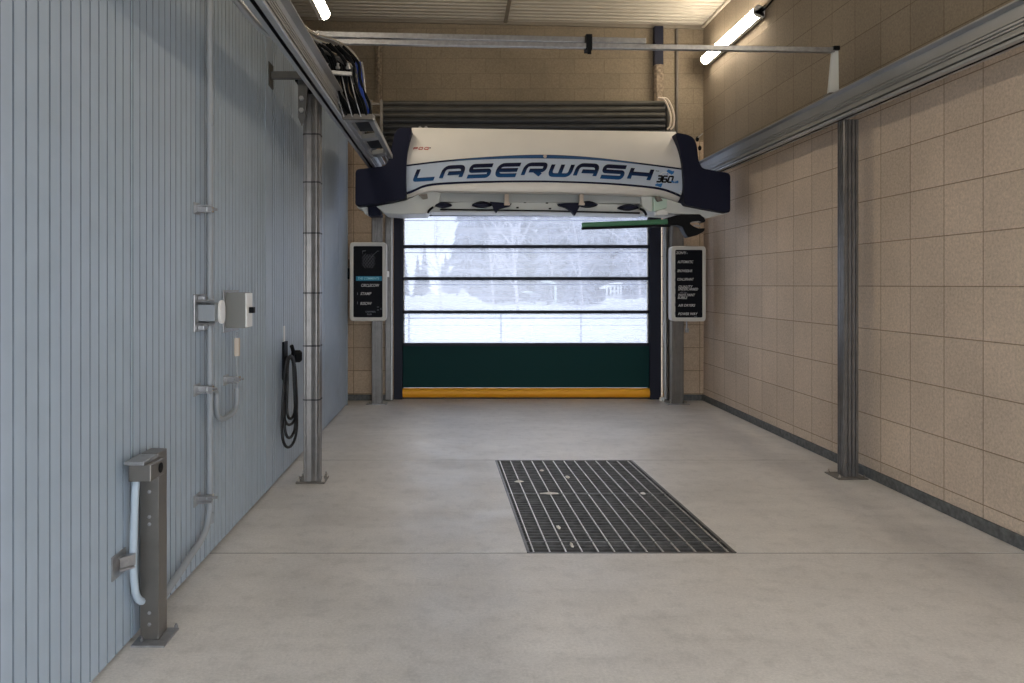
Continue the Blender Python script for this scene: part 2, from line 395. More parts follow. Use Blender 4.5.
# ------------------------------------------------------------------ door in the back wall
YD = 11.18
door = bpy.data.objects.new('door_1', None); COL.objects.link(door); door.location = (1.05, YD, 0); ORI[door.name] = Vector((1.05, YD, 0)); struct(door)
zy = lambda py: H-(py-VY)*YD/F
xl, xr = -.80, 2.895
mb = MB(); mb.box(xl-.13, xl, YD-.06, YD+.08, 0, DZ-.02); mb.box(xl, xl+.015, YD-.02, YD+.06, 0, DZ-.02)
build('door_frame', mb, M['navy_frame'], door, bevel=.006)
mb = MB(); mb.box(xr, xr+.17, YD-.06, YD+.08, 0, DZ-.02); mb.box(xr-.015, xr, YD-.02, YD+.06, 0, DZ-.02)
build('door_frame', mb, M['navy_frame'], door, bevel=.006)
for a, b, d in ((xl-.245, xl-.135, -.12),):
    mb = MB(); mb.box(a, b-.03, YD+d-.06, YD+d+.04, 0.01, DZ-.1); mb.cur = 1; mb.box(b-.028, b, YD+d-.07, YD+d+.04, 0.01, DZ-.1)
    build('guide_rail', mb, [M['alu_dark'], M['alu']], door, bevel=.005)
mb = MB(); mb.cyl((xr+.205, YD-.14, .02), (xr+.205, YD-.14, DZ-.1), .03, 16)
build('guide_pipe', mb, M['alu'], door, smooth=True)
mb = MB(); mb.box(xr+.245, xr+.33, YD-.2, YD-.08, .01, DZ-.1); mb.box(xr+.262, xr+.276, YD-.215, YD-.2, .01, DZ-.1)
build('guide_rail', mb, M['brown_steel'], door, bevel=.005)
mb = MB(); mb.lathe((xr+.15, YD-.16, 0), [(.035,0),(.04,.02),(.035,.045),(.01,.055)], 12); build('foot_cap', mb, M['white'], door, smooth=True)
mb = MB(); mb.lathe((xr+.285, YD-.26, 0), [(.05,0),(.055,.015),(.045,.03),(.02,.035)], 12); build('foot_cap', mb, M['white'], door, smooth=True)
bars = [344.5, 312, 278.6, 246.6, 214.5, 182, 149.5, 117]
for i in range(len(bars)-1):
    z0, z1 = zy(bars[i])+.022, zy(bars[i+1])-.022
    mb = MB(); mb.box(xl+.022, xr-.022, YD, YD+.012, z0, z1)
    build('pane', mb, M['pane'], door)
for b in bars:
    mb = MB(); mb.box(xl, xr, YD-.02, YD+.04, zy(b)-.024, zy(b)+.024)
    build('cross_bar', mb, M['navy_frame'], door, bevel=.004)
    mb = MB(); mb.box(xl+.02, xr-.02, YD-.026, YD-.02, zy(b)-.030, zy(b)-.024)
for i in range(len(bars)-1):      # light inner rim at the end of each window
    for x in (xl+.006, xr-.028):
        mb = MB(); mb.box(x, x+.022, YD-.012, YD+.03, zy(bars[i])+.024, zy(bars[i+1])-.024); build('edge_strip', mb, M['white'], door)
mb = MB(); mb.box(xl, xr, YD-.02, YD+.03, zy(387.5), zy(344.5)-.024)
build('lower_panel', mb, M['green_panel'], door, bevel=.003)
mb = MB(); zb0, zb1 = zy(397.6), zy(387.8); zm = (zb0+zb1)/2; r = (zb1-zb0)/2
mb.prism([(xl+.0, YD+.01-math.cos(t)*r*1.0, zm+math.sin(t)*r) for t in [i*2*PI/20 for i in range(20)]], (xr-xl, 0, 0))
build('bottom_bar', mb, M['yellow'], door, smooth=True)
mb = MB(); mb.box(xl, xr, YD-.0, YD+.04, .002, zb0+.01); build('bottom_seal', mb, M['black'], door)
for i in range(len(bars)-1):   # thin pale streak lines across each pane
    z = zy(bars[i+1])-.022-.075
    mb = MB(); mb.box(xl+.022, xr-.022, YD-.003, YD, z, z+.012); 
    build('weld_seam', mb, M['seam'], door)

# rolled slatted shutter above the door
sh = thing('roller_shutter', 'dark horizontal slatted shutter housing on the back wall above the glazed door', 'shutter', (1.05, 10.85, 3.6))
mb = MB(); mb.box(-1.04, 3.03, 10.72, 11.04, 3.60, 4.33); build('housing', mb, M['slat'], sh)
sx0, sx1 = -1.075, 3.0
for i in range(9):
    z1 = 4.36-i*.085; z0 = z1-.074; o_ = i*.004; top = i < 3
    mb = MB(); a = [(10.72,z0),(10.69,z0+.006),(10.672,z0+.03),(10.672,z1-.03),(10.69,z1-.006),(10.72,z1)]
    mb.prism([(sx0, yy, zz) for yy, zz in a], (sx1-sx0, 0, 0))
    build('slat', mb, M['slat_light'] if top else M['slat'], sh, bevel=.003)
mb = MB(); mb.box(3.03, 3.07, 10.68, 11.04, 3.6, 4.3); build('end_plate', mb, M['slat_light'], sh)
# pale cable looping over the shutter end
for k, (dx, label) in enumerate(((0, 'pale flexible cable looping over the right end of the dark shutter, inner one'), (.05, 'pale flexible cable looping over the right end of the dark shutter, outer one'))):
    mb = MB(); Y = 10.62
    mb.tube(smooth_path([(2.88+dx,Y,4.38),(2.96+dx,Y,4.36),(3.02+dx,Y,4.26),(3.06+dx,Y,4.12),(3.05+dx,Y,3.98),(3.01+dx,Y,3.93)]), .013, 6)
    tag(build('cable', mb, M['beige'], smooth=True), label, 'cable', 'cables at the shutter end')

# verticals on the back wall
mb = MB(); mb.box(at(376,0,10.98).x, at(382,0,10.98).x, 10.95, YB, 4.2, 5.25); mb.box(at(378,0,10.98).x, at(380,0,10.98).x, 10.92, 10.95, 4.2, 5.25)
tag(build('wall_channel', mb, M['rusty'], bevel=.004), 'rust-flecked vertical steel channel on the back wall above the left of the shutter', 'channel')
ch = thing('wall_post', 'dark vertical steel post with a dusty lower half above the right of the shutter', 'post', (2.98, 10.98, 4.35))
mb = MB(); mb.box(2.92, 3.05, 10.95, YB, 4.95, 5.52); build('upper_section', mb, M['navy_frame'], ch, bevel=.005)
mb = MB(); mb.box(2.94, 3.03, 10.93, YB, 4.37, 4.95); mb.box(2.92,2.94,10.95,YB,4.37,4.95); mb.box(3.03,3.05,10.95,YB,4.37,4.95); build('lower_section', mb, M['rusty'], ch, bevel=.003)
mb = MB(); mb.cyl((3.27,11.03,3.3),(3.27,11.03,5.5),.02,10)
tag(build('conduit_pipe', mb, M['brown_steel'], smooth=True), 'thin brown vertical pipe on the back wall near its right corner', 'pipe')
# small railing frame above the left cap
fr = thing('steel_frame', 'small dark metal frame with two uprights beside the hose bundle', 'frame', (-1.15, 10.4, 3.3))
Y = 10.4
for px in (371, 381.5):
    a, b = at(px, 100, Y), at(px, 160, Y); mb = MB(); mb.box(a.x-.018, a.x+.018, Y-.018, Y+.018, b.z, a.z); build('upright', mb, M['brown_steel'], fr)
for py in (104, 115):
    a, b = at(366, py, Y), at(382, py, Y); mb = MB(); mb.box(a.x, b.x, Y-.015, Y+.015, a.z-.015, a.z+.015); build('crosspiece', mb, M['brown_steel'], fr)
mb = MB(); mb.box(-1.2,-1.17,Y,YB,3.5,3.54); mb.box(-1.02,-.99,Y,YB,3.5,3.54); build('wall_bracket', mb, M['brown_steel'], fr)

# ------------------------------------------------------------------ rails
RP = [(0,.25),(0,.238),(.05,.230),(.05,.150),(.022,.143),(.022,.136),(.032,.134),(.032,.128),(.020,.126),(.020,.112),(.034,.110),(.034,.103),(.020,.101),(.020,.090),(.034,.088),(.034,.081),(.018,.079),(.012,.052),(0,.048),(0,.036),(.045,.034),(.045,.024),(0,.022),(0,.004),(.004,0),(.040,0),(.040,.03),(.064,.03),(.064,-.002),(.069,-.002),(.10,0),(.10,.25)]
zr = 3.18
mb = MB(); mb.prism([(3.375+d, YF, zr+z) for d, z in RP], (0, 10.9-YF, 0))
for q in range(len(RP)):
    if RP[q][1] in (.034,) or RP[q] in ((.045,.024),(.040,0),(.040,.03),(.064,.03)): mb.mi[2+q] = 1  # slot faces black: the recess shade is put into their colour
tag(build('guide_rail', mb, [M['alu'], M['black']]), 'grooved aluminium overhead rail running along the beige tiled wall', 'rail', None)
mb = MB(); mb.prism([(-1.0-d, YF, zr+z) for d, z in RP], (0, 10.55-YF, 0))
for q in range(len(RP)):
    if RP[q][1] in (.034,) or RP[q] in ((.045,.024),(.040,0),(.040,.03),(.064,.03)): mb.mi[2+q] = 1  # same black recess shade on the left rail's slot faces
tag(build('guide_rail', mb, [M['alu'], M['black']]), 'grooved aluminium overhead rail running along the blue corrugated wall', 'rail', None)

# ------------------------------------------------------------------ columns
def grooved(cx, cy, w, d, ng=3, gd=.012, gw=.010, lip=.01):
    """outline of an extruded profile with grooves on its front and inner side"""
    x0, x1, y0, y1 = cx-w/2, cx+w/2, cy-d/2, cy+d/2; pts = []
    def side(a, b, nrm):
        a, b = Vector(a), Vector(b); L = (b-a).length; u = (b-a)/L; nrm = Vector(nrm); pts.append(a+u*lip)
        for k in range(ng):
            c = L*(k+1)/(ng+1)
            for t, q in ((c-gw/2-.002,0),(c-gw/2,gd),(c+gw/2,gd),(c+gw/2+.002,0)): pts.append(a+u*t-nrm*q)
        pts.append(b-u*lip)
    side((x0,y0),(x1,y0),(0,-1)); side((x1,y0),(x1,y1),(1,0)); side((x1,y1),(x0,y1),(0,1)); side((x0,y1),(x0,y0),(-1,0))
    return pts
def bolt(parent, p, r=.012, h=.02, axis='z', m='steel', name='bolt'):
    mb = MB(); a = Vector(p); d = {'z':Vector((0,0,h)), '-y':Vector((0,-h,0)), 'x':Vector((h,0,0))}[axis]
    mb.tube([a, a+d*.5, a+d*.5, a+d], [r, r, r*.55, r*.55], 6); return build(name, mb, M[m], parent)
# left
cx, cy = -1.25, 6.50
cl = thing('steel_column', 'round-edged grooved metal column with dark straps beside the blue corrugated wall', 'column', (cx, cy, 0))
mb = MB(); pts = []
for k in range(36):
    t = 2*PI*k/36; c, s = math.cos(t), math.sin(t); q = .35
    rx = .072*math.copysign(abs(c)**q, c) if abs(c) > 1e-6 else 0; ry = .072*math.copysign(abs(s)**q, s) if abs(s) > 1e-6 else 0
    g = .93 if k % 3 == 0 else 1
    pts.append((cx+rx*g, cy+ry*g, .012))
mb.prism(pts, (0,0,3.36)); build('shaft', mb, M['alu_dark'], cl, bevel=.0)
mb = MB(); mb.box(cx-.075,cx+.075,cy-.08,cy+.08,3.36,3.41); build('top_cap', mb, M['black_plastic'], cl, bevel=.006)
for py in (134, 182, 233, 293, 346, 400):
    z = H-(py-VY)*6.43/F; mb = MB(); mb.prism([(cx+(x_[0]-cx)*1.05, cy+(x_[1]-cy)*1.05, z-.006) for x_ in pts], (0,0,.012)); build('strap', mb, M['black'], cl)
mb = MB(); mb.box(cx-.13,cx+.12,cy-.10,cy+.13,0,.012); build('base_plate', mb, M['brown_steel'], cl, bevel=.002)
for dx, dy in ((-.105,-.07),(.1,-.07),(.1,.1),(-.105,.1)): bolt(cl, (cx+dx, cy+dy, .012), .016, .05, m='chrome')
# right
cx, cy = 3.503, 6.66
cr = thing('steel_column', 'grooved aluminium column under the overhead rail beside the beige tiled wall', 'column', (cx, cy, 0))
mb = MB(); mb.prism([(p.x, p.y, .012) for p in grooved(cx, cy, .135, .12, 3, .016, .012)], (0,0,zr-.013)); build('shaft', mb, M['alu_dark'], cr)
mb = MB(); mb.box(cx-.15,cx+.115,cy-.13,cy+.12,0,.012); build('base_plate', mb, M['brown_steel'], cr, bevel=.002)
for dx, dy in ((-.125,-.10),(.095,-.10),(.095,.095),(-.125,.095)): bolt(cr, (cx+dx, cy+dy, .012), .012, .03, m='chrome')
# wall arm of the left column
ar = thing('wall_bracket', 'dark steel bracket arm reaching from the blue wall to the left column top', 'bracket', (-1.55, 6.3, 3.4))
mb = MB(); mb.box(XL+.012, -1.10, 6.20, 6.25, 3.43, 3.49); build('arm', mb, M['dark_steel'], ar, bevel=.003)
mb = MB(); mb.box(XL, XL+.012, 6.15, 6.30, 3.36, 3.56); build('wall_plate', mb, M['dark_steel'], ar, bevel=.003)
mb = MB(); mb.prism([(-1.33,6.27,3.6),(-1.33,6.27,3.12),(-1.30,6.27,3.05),(-1.27,6.27,3.12),(-1.24,6.27,3.45),(-1.11,6.27,3.45),(-1.11,6.27,3.6)], (0,.02,0)); build('gusset', mb, M['dark_steel'], ar)
mb = MB(); mb.box(-1.36,-1.10,6.29,6.42,3.43,3.47); build('top_plate', mb, M['black_plastic'], ar)
bolt(ar, (-1.30, 6.27, 3.28), .022, .03, '-y'); bolt(ar, (-1.30, 6.27, 3.18), .022, .03, '-y')
# diagonal brace on the blue wall near the top left
br_ = MB(); br_.tube(smooth_path([(-1.165,2.6,3.225),(-1.165,3.6,3.225),(-1.165,4.2,3.225),(-1.15,4.5,3.24),(-1.125,4.75,3.29),(-1.115,4.95,3.36)]), .022, 8)
tag(build('tube', br_, M['alu'], smooth=True), 'pale tube running along the outer side of the left rail near the picture top', 'pipe')

# ------------------------------------------------------------------ crossbars above
cb = thing('cross_bar', 'long grey bar crossing the bay above the machine to the right rail', 'bar', (1.0, 6.78, 3.43))
a, b = Vector((XL, 6.78, 3.93)), Vector((3.44, 6.78, 3.845))
mb = MB(); mb.bar(a, b, .05, .045); build('bar', mb, M['steel'], cb, bevel=.004)
mb = MB(); mb.prism([(3.385,6.77,3.431),(3.48,6.77,3.431),(3.475,6.77,3.86),(3.425,6.77,3.86)], (0,.03,0)); build('end_bracket', mb, M['pale'], cb)
mb = MB(); mb.box(3.375,3.475,6.73,6.84,3.431,3.45); build('bracket_foot', mb, M['alu_dark'], cb)
mb = MB(); mb.box(3.42,3.475,6.74,6.83,3.84,3.875); build('end_cap', mb, M['black_plastic'], cb)
cu = thing('cross_bar', 'shorter grey upper bar with a dark clamp, just above the longer crossbar', 'bar', (.2, 6.84, 3.93))
a, b = Vector((XL, 6.84, 4.015)), Vector((1.74, 6.84, 3.945))
mb = MB(); mb.bar(a, b, .05, .05); build('bar', mb, M['steel'], cu, bevel=.004)
mb = MB(); mb.box(1.18,1.235,6.75,6.87,3.845,3.985); mb.box(1.19,1.225,6.74,6.75,3.80,3.86); build('clamp', mb, M['black_plastic'], cu)

# ------------------------------------------------------------------ hose bundle and carrier
tr = thing('hose_carrier', 'grey metal carriage frame with two openings hanging at the left overhead rail', 'carriage', (-.9, 7.6, 3.19))
zt = 3.19
def hbar(x0,y0,x1,y1,w,name='crossmember'):
    mb = MB(); mb.bar((x0,y0,zt+.02),(x1,y1,zt+.02),w,.05); build(name, mb, M['alu'], tr, bevel=.004)
hbar(-1.0,6.72,-.74,6.66,.12,'end_bar')
hbar(-.765,6.60,-.765,8.70,.05,'side_member')
hbar(-.975,6.78,-.975,8.66,.04,'side_member')
hbar(-.96,7.62,-.78,7.50,.12); hbar(-.96,8.52,-.78,8.42,.16)
mb = MB(); mb.box(-1.0,-.735,6.55,6.60,3.17,3.215); build('comb_plate', mb, M['brown_steel'], tr, bevel=.003)
mb = MB(); mb.box(-.95,-.79,6.9,7.4,3.235,3.30); build('inner_box', mb, M['black_plastic'], tr)
mb = MB(); mb.box(-.95,-.79,7.75,8.3,3.235,3.30); build('inner_box', mb, M['black_plastic'], tr)
# bright arched hoses coming off the crossbar
for k in range(6):
    dy = -.02-k*.022; t = k/5
    o_ = .03*(k % 2)
    pts = [at(296,20+9*t,6.70+dy), at(313,34+12*t,6.70+dy), at(334,41+16*t-o_*20,6.68+dy), at(350,51+17*t,6.68+dy), at(359.5-6*t,66+8*t,6.68+dy), at(361-7*t,80+4*t,6.68+dy)]
    mb = MB(); mb.tube(smooth_path(pts, 10), .021 if k < 3 else .014, 8)
    pal = M['chrome'] if k in (0, 2, 4) else M['alu_dark']
    tag(build('arched_hose', mb, pal, smooth=True), 'shiny metal-sheathed hose arching over the top of the hose bundle', 'hose', 'shiny arched hoses above the left rail')
for k in range(14):
    t = k/13; x = 324+35*t
    yy = 6.64-.12*(k % 3)/2
    w = R.uniform(-3, 3)
    pts = [at(x-16, 40+6*t+R.uniform(-1,3), yy), at(x-6, 52+4*t, yy), at(x, 66+R.uniform(-2,3), yy), at(x+1, 78, yy), at(x+4+w, 92, yy+.02), at(x+10+w*.4, 104, yy), at(344+27*t, 117, 6.57)]
    mb = MB(); mb.tube(smooth_path(pts, 8), .0135, 8)
    tag(build('hanging_hose', mb, M['black_plastic'], smooth=True), 'glossy black hose hanging down into the metal carriage at the left rail', 'hose', 'black hoses hanging into the carriage')
for k in range(3):
    t = k/2; x = 358+4.5*t
    pts = [at(x-1, 62, 6.6), at(x+1, 76, 6.6), at(x+2.5, 92, 6.6), at(x+6, 106, 6.6), at(369.5+3.3*t, 117, 6.58)]
    mb = MB(); mb.tube(smooth_path(pts, 8), .015 if k < 2 else .010, 8)
    tag(build('hanging_hose', mb, M['blue_hose'] if k < 2 else M['steel'], smooth=True), ('bright blue hose at the right edge of the hanging hose bundle' if k < 2 else 'thin grey line outermost at the right edge of the hanging hose bundle'), 'hose', 'blue hoses in the bundle' if k < 2 else None)
for k in range(3):
    x = 333+8.5*k
    pts = [at(x, 74, 6.50), at(x+3, 88, 6.50), at(x+6, 100, 6.50), at(x+11, 117, 6.52)]
    mb = MB(); mb.tube(smooth_path(pts, 6), .0045, 6)
    tag(build('thin_hose', mb, M['steel'], smooth=True), 'thin silver line hanging among the black hoses into the carriage', 'hose', 'thin silver lines among the black hoses')
hc = thing('hose_clamp', 'bright metal clamp plate holding the hose bundle above the left rail', 'clamp', (-1.1, 6.5, 3.55))
mb = MB(); mb.bar(at(322,72,6.46), at(352,74,6.46), .03, .035); build('plate', mb, M['steel'], hc, bevel=.003)
for px in (327,338,348):
    mb = MB(); p = at(px,69,6.455); mb.lathe((p.x,p.y,p.z),[(.02,0),(.02,.02),(.012,.025),(.012,.05)],8); build('fitting', mb, M['steel'], hc)

# ------------------------------------------------------------------ wash machine
ma = thing('wash_machine', 'white and navy overhead car wash gantry with LASERWASH lettering', 'car wash machine', (1.09, 9.5, 2.55))
def fy(px, py):
    return 9.10+.10*((px-545)/140)**2+.22*(max(0, 165-py)/38)**2+.10*(max(0, py-188)/10)**2
def fp(px, py, off=0):
    return at(px, py, fy(px, py)-off)
def lerp(tab, x):
    if x <= tab[0][0]: return tab[0][1]
    for (a, va), (b, vb) in zip(tab, tab[1:]):
        if x <= b:
            t = (x-a)/(b-a); return va+(vb-va)*t
    return tab[-1][1]
def curve(tab):
    """smooth interpolation through the table"""
    def f(x):
        if x <= tab[0][0]: return tab[0][1]
        for i in range(len(tab)-1):
            if x <= tab[i+1][0]:
                x0, y0 = tab[i]; x1, y1 = tab[i+1]
                m0 = (y1-tab[i-1][1])/(x1-tab[i-1][0]) if i > 0 else (y1-y0)/(x1-x0)
                m1 = (tab[i+2][1]-y0)/(tab[i+2][0]-x0) if i+2 < len(tab) else (y1-y0)/(x1-x0)
                h = x1-x0; t = (x-x0)/h
                return (2*t**3-3*t*t+1)*y0+(t**3-2*t*t+t)*h*m0+(-2*t**3+3*t*t)*y1+(t**3-t*t)*h*m1
        return tab[-1][1]
    return f
yb1 = curve([(406,165.6),(450,160.6),(500,157.4),(545,156.6),(590,158.4),(640,163.6),(684,169.3)])      # band top
yb2 = curve([(406,193.5),(412,191.5),(424,186.2),(440,183.8),(480,182.0),(540,181.4),(600,183.2),(640,186.2),(662,189.2),(674,193.2),(684,197.8)])  # band bottom
ybt = curve([(406,198.6),(410,197),(418,194),(430,190.6),(445,190.6),(480,191.5),(545,192),(600,193.2),(650,195.5),(665,197.5),(674,200.5),(684,204)])  # lip bottom
xle = curve([(127,412),(140,409),(150,406.8),(165,405.6),(180,405.4),(199,406)])
xri = curve([(131.5,675.8),(140,678.6),(150,681),(165,683.2),(180,684),(204,684)])
def shell_fn(u, v):
    px = 406+(684-406)*u
    y0 = 127.6+4.2*u; yl = ybt(px)
    py = y0+(yl-y0)*v
    a, b = xle(py), xri(py); px = a+(b-a)*u
    return fp(px, py)
mb = MB(); nu, nv = 56, 26
front = lambda u, v: shell_fn(u, v)
mb.grid(front, nu, nv)
def top_fn(u, v):
    p = shell_fn(u, 0); q = Vector((p.x, 10.05, p.z-.03)); return p.lerp(q, v)+Vector((0,0,.03*math.sin(PI*v)))
mb.grid(lambda u, v: top_fn(u, 1-v), nu, 5)
def lip_fn(u, v):
    p = shell_fn(u, 1); return p+Vector((0, .12*v, -.01*v))
mb.grid(lip_fn, nu, 2)
build('front_shell', mb, M['shell'], ma, smooth=True)
mb = MB(); mb.box(-.45, 2.55, 9.62, 10.05, 2.72, 3.55); build('inner_body', mb, M['beam_grey'], ma)
# light blue band with its border stripes
def on(px, py, off): return fp(px, py, off)
mb = MB()
def bandf(u, v):
    px = xle(180)+1+(683.2-xle(180)-1)*u; return on(px, yb1(px)+(yb2(px)-yb1(px))*v, .004)
mb.grid(bandf, 56, 8); bd = build('band', mb, M['band'], ma, smooth=True)
def stripe(name, f, x0, x1, wf, m, off=.007):
    mb = MB(); mb.grid(lambda u, v: on(x0+(x1-x0)*u, f(x0+(x1-x0)*u)+wf(u)*(v-.5), off), 56, 1); return build(name, mb, m, bd)
stripe('upper_stripe', yb1, 406.5, 683.4, lambda u: 1.6+2.0*math.exp(-((u-.5)/.2)**2), M['stripe'])
stripe('upper_stripe_core', lambda x: yb1(x)+.1, 452, 640, lambda u: 2.6*math.sin(PI*u)**.6+.05, M['stripe_blue'], .009)
stripe('lower_stripe', yb2, 406.5, 683.4, lambda u: 1.8+.9*abs(2*u-1)**3, M['stripe'])
mb = MB(); mb.tube([on(545, 156.3, .0), on(545,156.3,.03)], .022, 12); build('badge_stud', mb, M['beige'], ma)

GLY = {
 'L': [([(0,1),(0,0),(1,0)], .10)],
 'A': [([(0,0),(0,1),(1,1),(1,0)], .32), ([(.28,.42),(1,.42)], 0)],
 'S': [([(1.05,1),(0,1),(0,.52),(1,.52),(1,0),(-.05,0)], .2)],
 'E': [([(1.05,1),(0,1),(0,0),(1.02,0)], .3), ([(.04,.5),(1,.5)], 0)],
 'R': [([(0,0),(0,1),(1,1),(1,.42),(.25,.42)], .32), ([(.52,.42),(.9,0)], 0)],
 'W': [([(0,1),(0,0),(1,0),(1,1)], .22), ([(.5,0),(.5,1)], 0)],
 'H': [([(0,0),(0,1)], 0), ([(1,0),(1,1)], 0), ([(0,.5),(1,.5)], 0)],
 '3': [([(0,1),(1,1),(1,0),(0,0)], .2), ([(.2,.5),(1,.5)], 0)],
 '6': [([(1,1),(0,1),(0,0),(1,0),(1,.5),(0,.5)], .2)],
 '0': [([(.5,1),(0,1),(0,0),(1,0),(1,1),(.5,1)], .25)],
 'P': [([(0,0),(0,1),(1,1),(1,.45),(0,.45)], .2)],
 'D': [([(0,.0),(0,1),(1,1),(1,0),(0,0)], .3)],
 'Q': [([(.5,1),(0,1),(0,0),(1,0),(1,1),(.5,1)], .3), ([(.6,.3),(1.1,-.1)], 0)],
 'T': [([(0,1),(1,1)], 0), ([(.5,1),(.5,0)], 0)],
 'M': [([(0,0),(0,1),(.5,.4),(1,1),(1,0)], 0)],
 'U': [([(0,1),(0,0),(1,0),(1,1)], .2)],
}
def stroke(mb, pts2, tw, th, mapf, fil):
    """pts2 in letter units; strip of width tw (px) along polyline; mapf(x_px,y_px_up,v) -> world"""
    P2 = [Vector((p[0], p[1], 0)) for p in pts2]
    if fil and len(P2) > 2: P2 = fillet(P2, fil, 5)
    n = len(P2); L = []; 
    for i, p in enumerate(P2):
        d1 = (p-P2[i-1]).normalized() if i > 0 and (p-P2[i-1]).length > 1e-7 else None
        d2 = (P2[i+1]-p).normalized() if i < n-1 and (P2[i+1]-p).length > 1e-7 else None
        if d1 is None: d1 = d2
        if d2 is None: d2 = d1
        d = (d1+d2).normalized(); nn = Vector((-d.y, d.x, 0)); c = max(.5, nn.dot(Vector((-d1.y, d1.x, 0))))
        L.append((p+nn*tw/2/c, p-nn*tw/2/c))
    base = len(mb.v)
    for a, b in L:
        for q in (a, b):
            mb.v.append(mapf(q.x, q.y)); mb.uv[len(mb.v)-1] = (q.x/th, max(0, min(1, q.y/th)))
    for i in range(n-1):
        k = base+2*i; mb.f.append([k, k+2, k+3, k+1]); mb.mi.append(mb.cur)
def word(text, x0s, w, h, tw, shear, basef, off, m, parent, name, per_letter=True):
    for ch_, x0 in zip(text, x0s):
        mb = MB()
        for pts, fil in GLY[ch_]:
            pp = [(x*w, y*(h-tw)+tw/2) for x, y in pts]
            stroke(mb, pp, tw, h, lambda x, y: on(x0+x+shear*(y-h/2)+shear*h/2, basef(x0+w/2+ (x-w/2)*.9)-y, off), fil*w if fil else 0)
        build(name, mb, m, parent, recalc=False)
def base_line(px):
    d = px-540; return 176.9+(.00032 if d < 0 else .00046)*d*d
xs0 = [413.8, 440.0, 467.4, 495.2, 521.8, 548.6, 574.0, 600.8, 628.0]
word('LASERWASH', xs0, 19.5, 14.5, 3.9, .40, base_line, .010, M['letters'], bd, 'letter')
word('360', [656.2, 661.8, 667.4], 4.0, 7.4, 1.6, .30, lambda x: 182.6+.05*(x-660), .012, M['black_plastic'], bd, 'numeral')
word('PDQ', [413.2, 418.6, 424.2], 3.6, 2.9, .75, .35, lambda x: 149.9, .006, M['red'], ma, 'logo_letter')
mb = MB(); mb.tube([on(430,147.9,0), on(430,147.9,.008)], .009, 8); build('logo_dot', mb, M['stripe'], ma)
word('TM', [655.4, 657.4], 1.4, 1.4, .4, .2, lambda x: 171.9, .012, M['black_plastic'], bd, 'mark_letter')
word('PLUS', [671.2, 673.0, 674.8, 676.6], 1.3, 2.6, .9, .2, lambda x: 183.2, .012, M['blue'], bd, 'small_letter')
def arrow(pts, m, name):
    mb = MB(); mb.prism([on(x, y, .011) for x, y in pts], (0,.004,0)); build(name, mb, m, bd)
arrow([(666.6,171.0),(668.4,169.4),(672.6,171.2),(674.4,170.8),(673.6,173.4),(671.2,174.8),(670.6,173.6),(666.8,174.6),(667.6,172.6)], M['blue'], 'swirl_arrow')
arrow([(655.2,184.4),(658.0,183.2),(658.6,184.0),(662.6,183.2),(662.2,185.0),(661.0,187.4),(656.8,185.8),(655.6,186.2)], M['blue'], 'swirl_arrow')
mb = MB(); mb.grid(lambda u, v: on(665+(3.4+.4*v)*math.cos(2.2*PI*u*.45-.5)*1.6, 178-(5.6+.5*v)*math.sin(2.2*PI*u*.45-.5), .0115), 16, 1); build('swirl', mb, M['white'], bd)

# navy end caps
YE = 9.12
def cap(pts, y0, dep, name):
    mb = MB(); mb.prism([at(x, y, y0) for x, y in fillet2(pts)], (0, dep, 0)); o = build(name, mb, M['navy'], ma, bevel=.025); return o
def fillet2(pts, r=4):
    return [(p.x, p.y) for p in fillet([(a, b, 0) for a, b in pts], r, 3, closed=True)]
left_cap = [(397.5,127.6),(412.6,127.6),(409.5,140),(407.3,152),(406.2,165),(406,180),(406.4,198.6),(380,203.2),(355,206.4),(355.4,169.2),(371,167.6),(384,166),(388.5,161),(393.5,137)]
right_cap = [(675,132),(687,134.2),(693.5,137),(697,144),(698.6,160),(702,168.2),(715,170.6),(730.6,173.2),(730.6,213.2),(708,209.2),(685,204.6),(684,198),(683.8,180),(682.6,165),(680.2,150),(677.6,140)]
cap(left_cap, 9.13, .85, 'end_cap'); cap(right_cap, 9.13, .85, 'end_cap')
# small hooks on the right cap
for px, py in ((696.5,139),(699,148)):
    mb = MB(); p = at(px, py, 9.25); mb.lathe((p.x+.01,p.y,p.z-.03),[(.012,0),(.022,.02),(.022,.04),(.008,.06)],8); build('knob', mb, M['black_plastic'], ma)
mb = MB(); p = at(698,137.5,9.22); mb.bar(p, p+Vector((.06,0,.05)), .012, .012); build('hook', mb, M['steel'], ma)
for px in (410, 416):
    mb = MB(); p = at(px+10, 127, 9.6); mb.lathe((p.x,p.y,p.z-.05),[(.02,0),(.02,.05),(.01,.06)],8); build('top_bolt', mb, M['steel'], ma)
# underside mouldings
def under(pts, y0, dep, m, name, bev=.012):
    mb = MB(); mb.prism([at(x, y, y0) for x, y in pts], (0, dep, 0)); return build(name, mb, m, ma, bevel=bev)
mb = MB()
lo = [(376,206.2),(405,200.5),(418,194.5),(432,191),(441,192.6),(439,203),(430,209),(426,213.6),(400,214.4),(384,213)]
under(lo, 9.28, .6, M['pale'], 'left_moulding')
ro_ = [(641,195.2),(655,196),(668,199),(684,204.4),(708,209),(729,213),(716,215),(707,218.6),(696,214.6),(670,213.6),(648,211.5),(642,207)]
under(ro_, 9.28, .6, M['pale'], 'right_moulding')
under([(654,196.6),(667,199),(667,208),(655,211),(654,211)], 9.20, .10, M['pale_green'], 'access_block', .006)
under([(655.5,211.6),(662,209),(667.5,211.5),(668,215),(656,215.2)], 9.22, .10, M['white'], 'corner_fairing', .006)
under([(431,190.8),(545,192.4),(652,195.8),(652,204),(545,202.5),(434,202)], 9.34, .12, M['beam_grey'], 'main_beam', .006)
under([(655,197.2),(659.5,196.2),(663,200.5),(658,201.6)], 9.15, .05, M['brown_steel'], 'latch', .003)
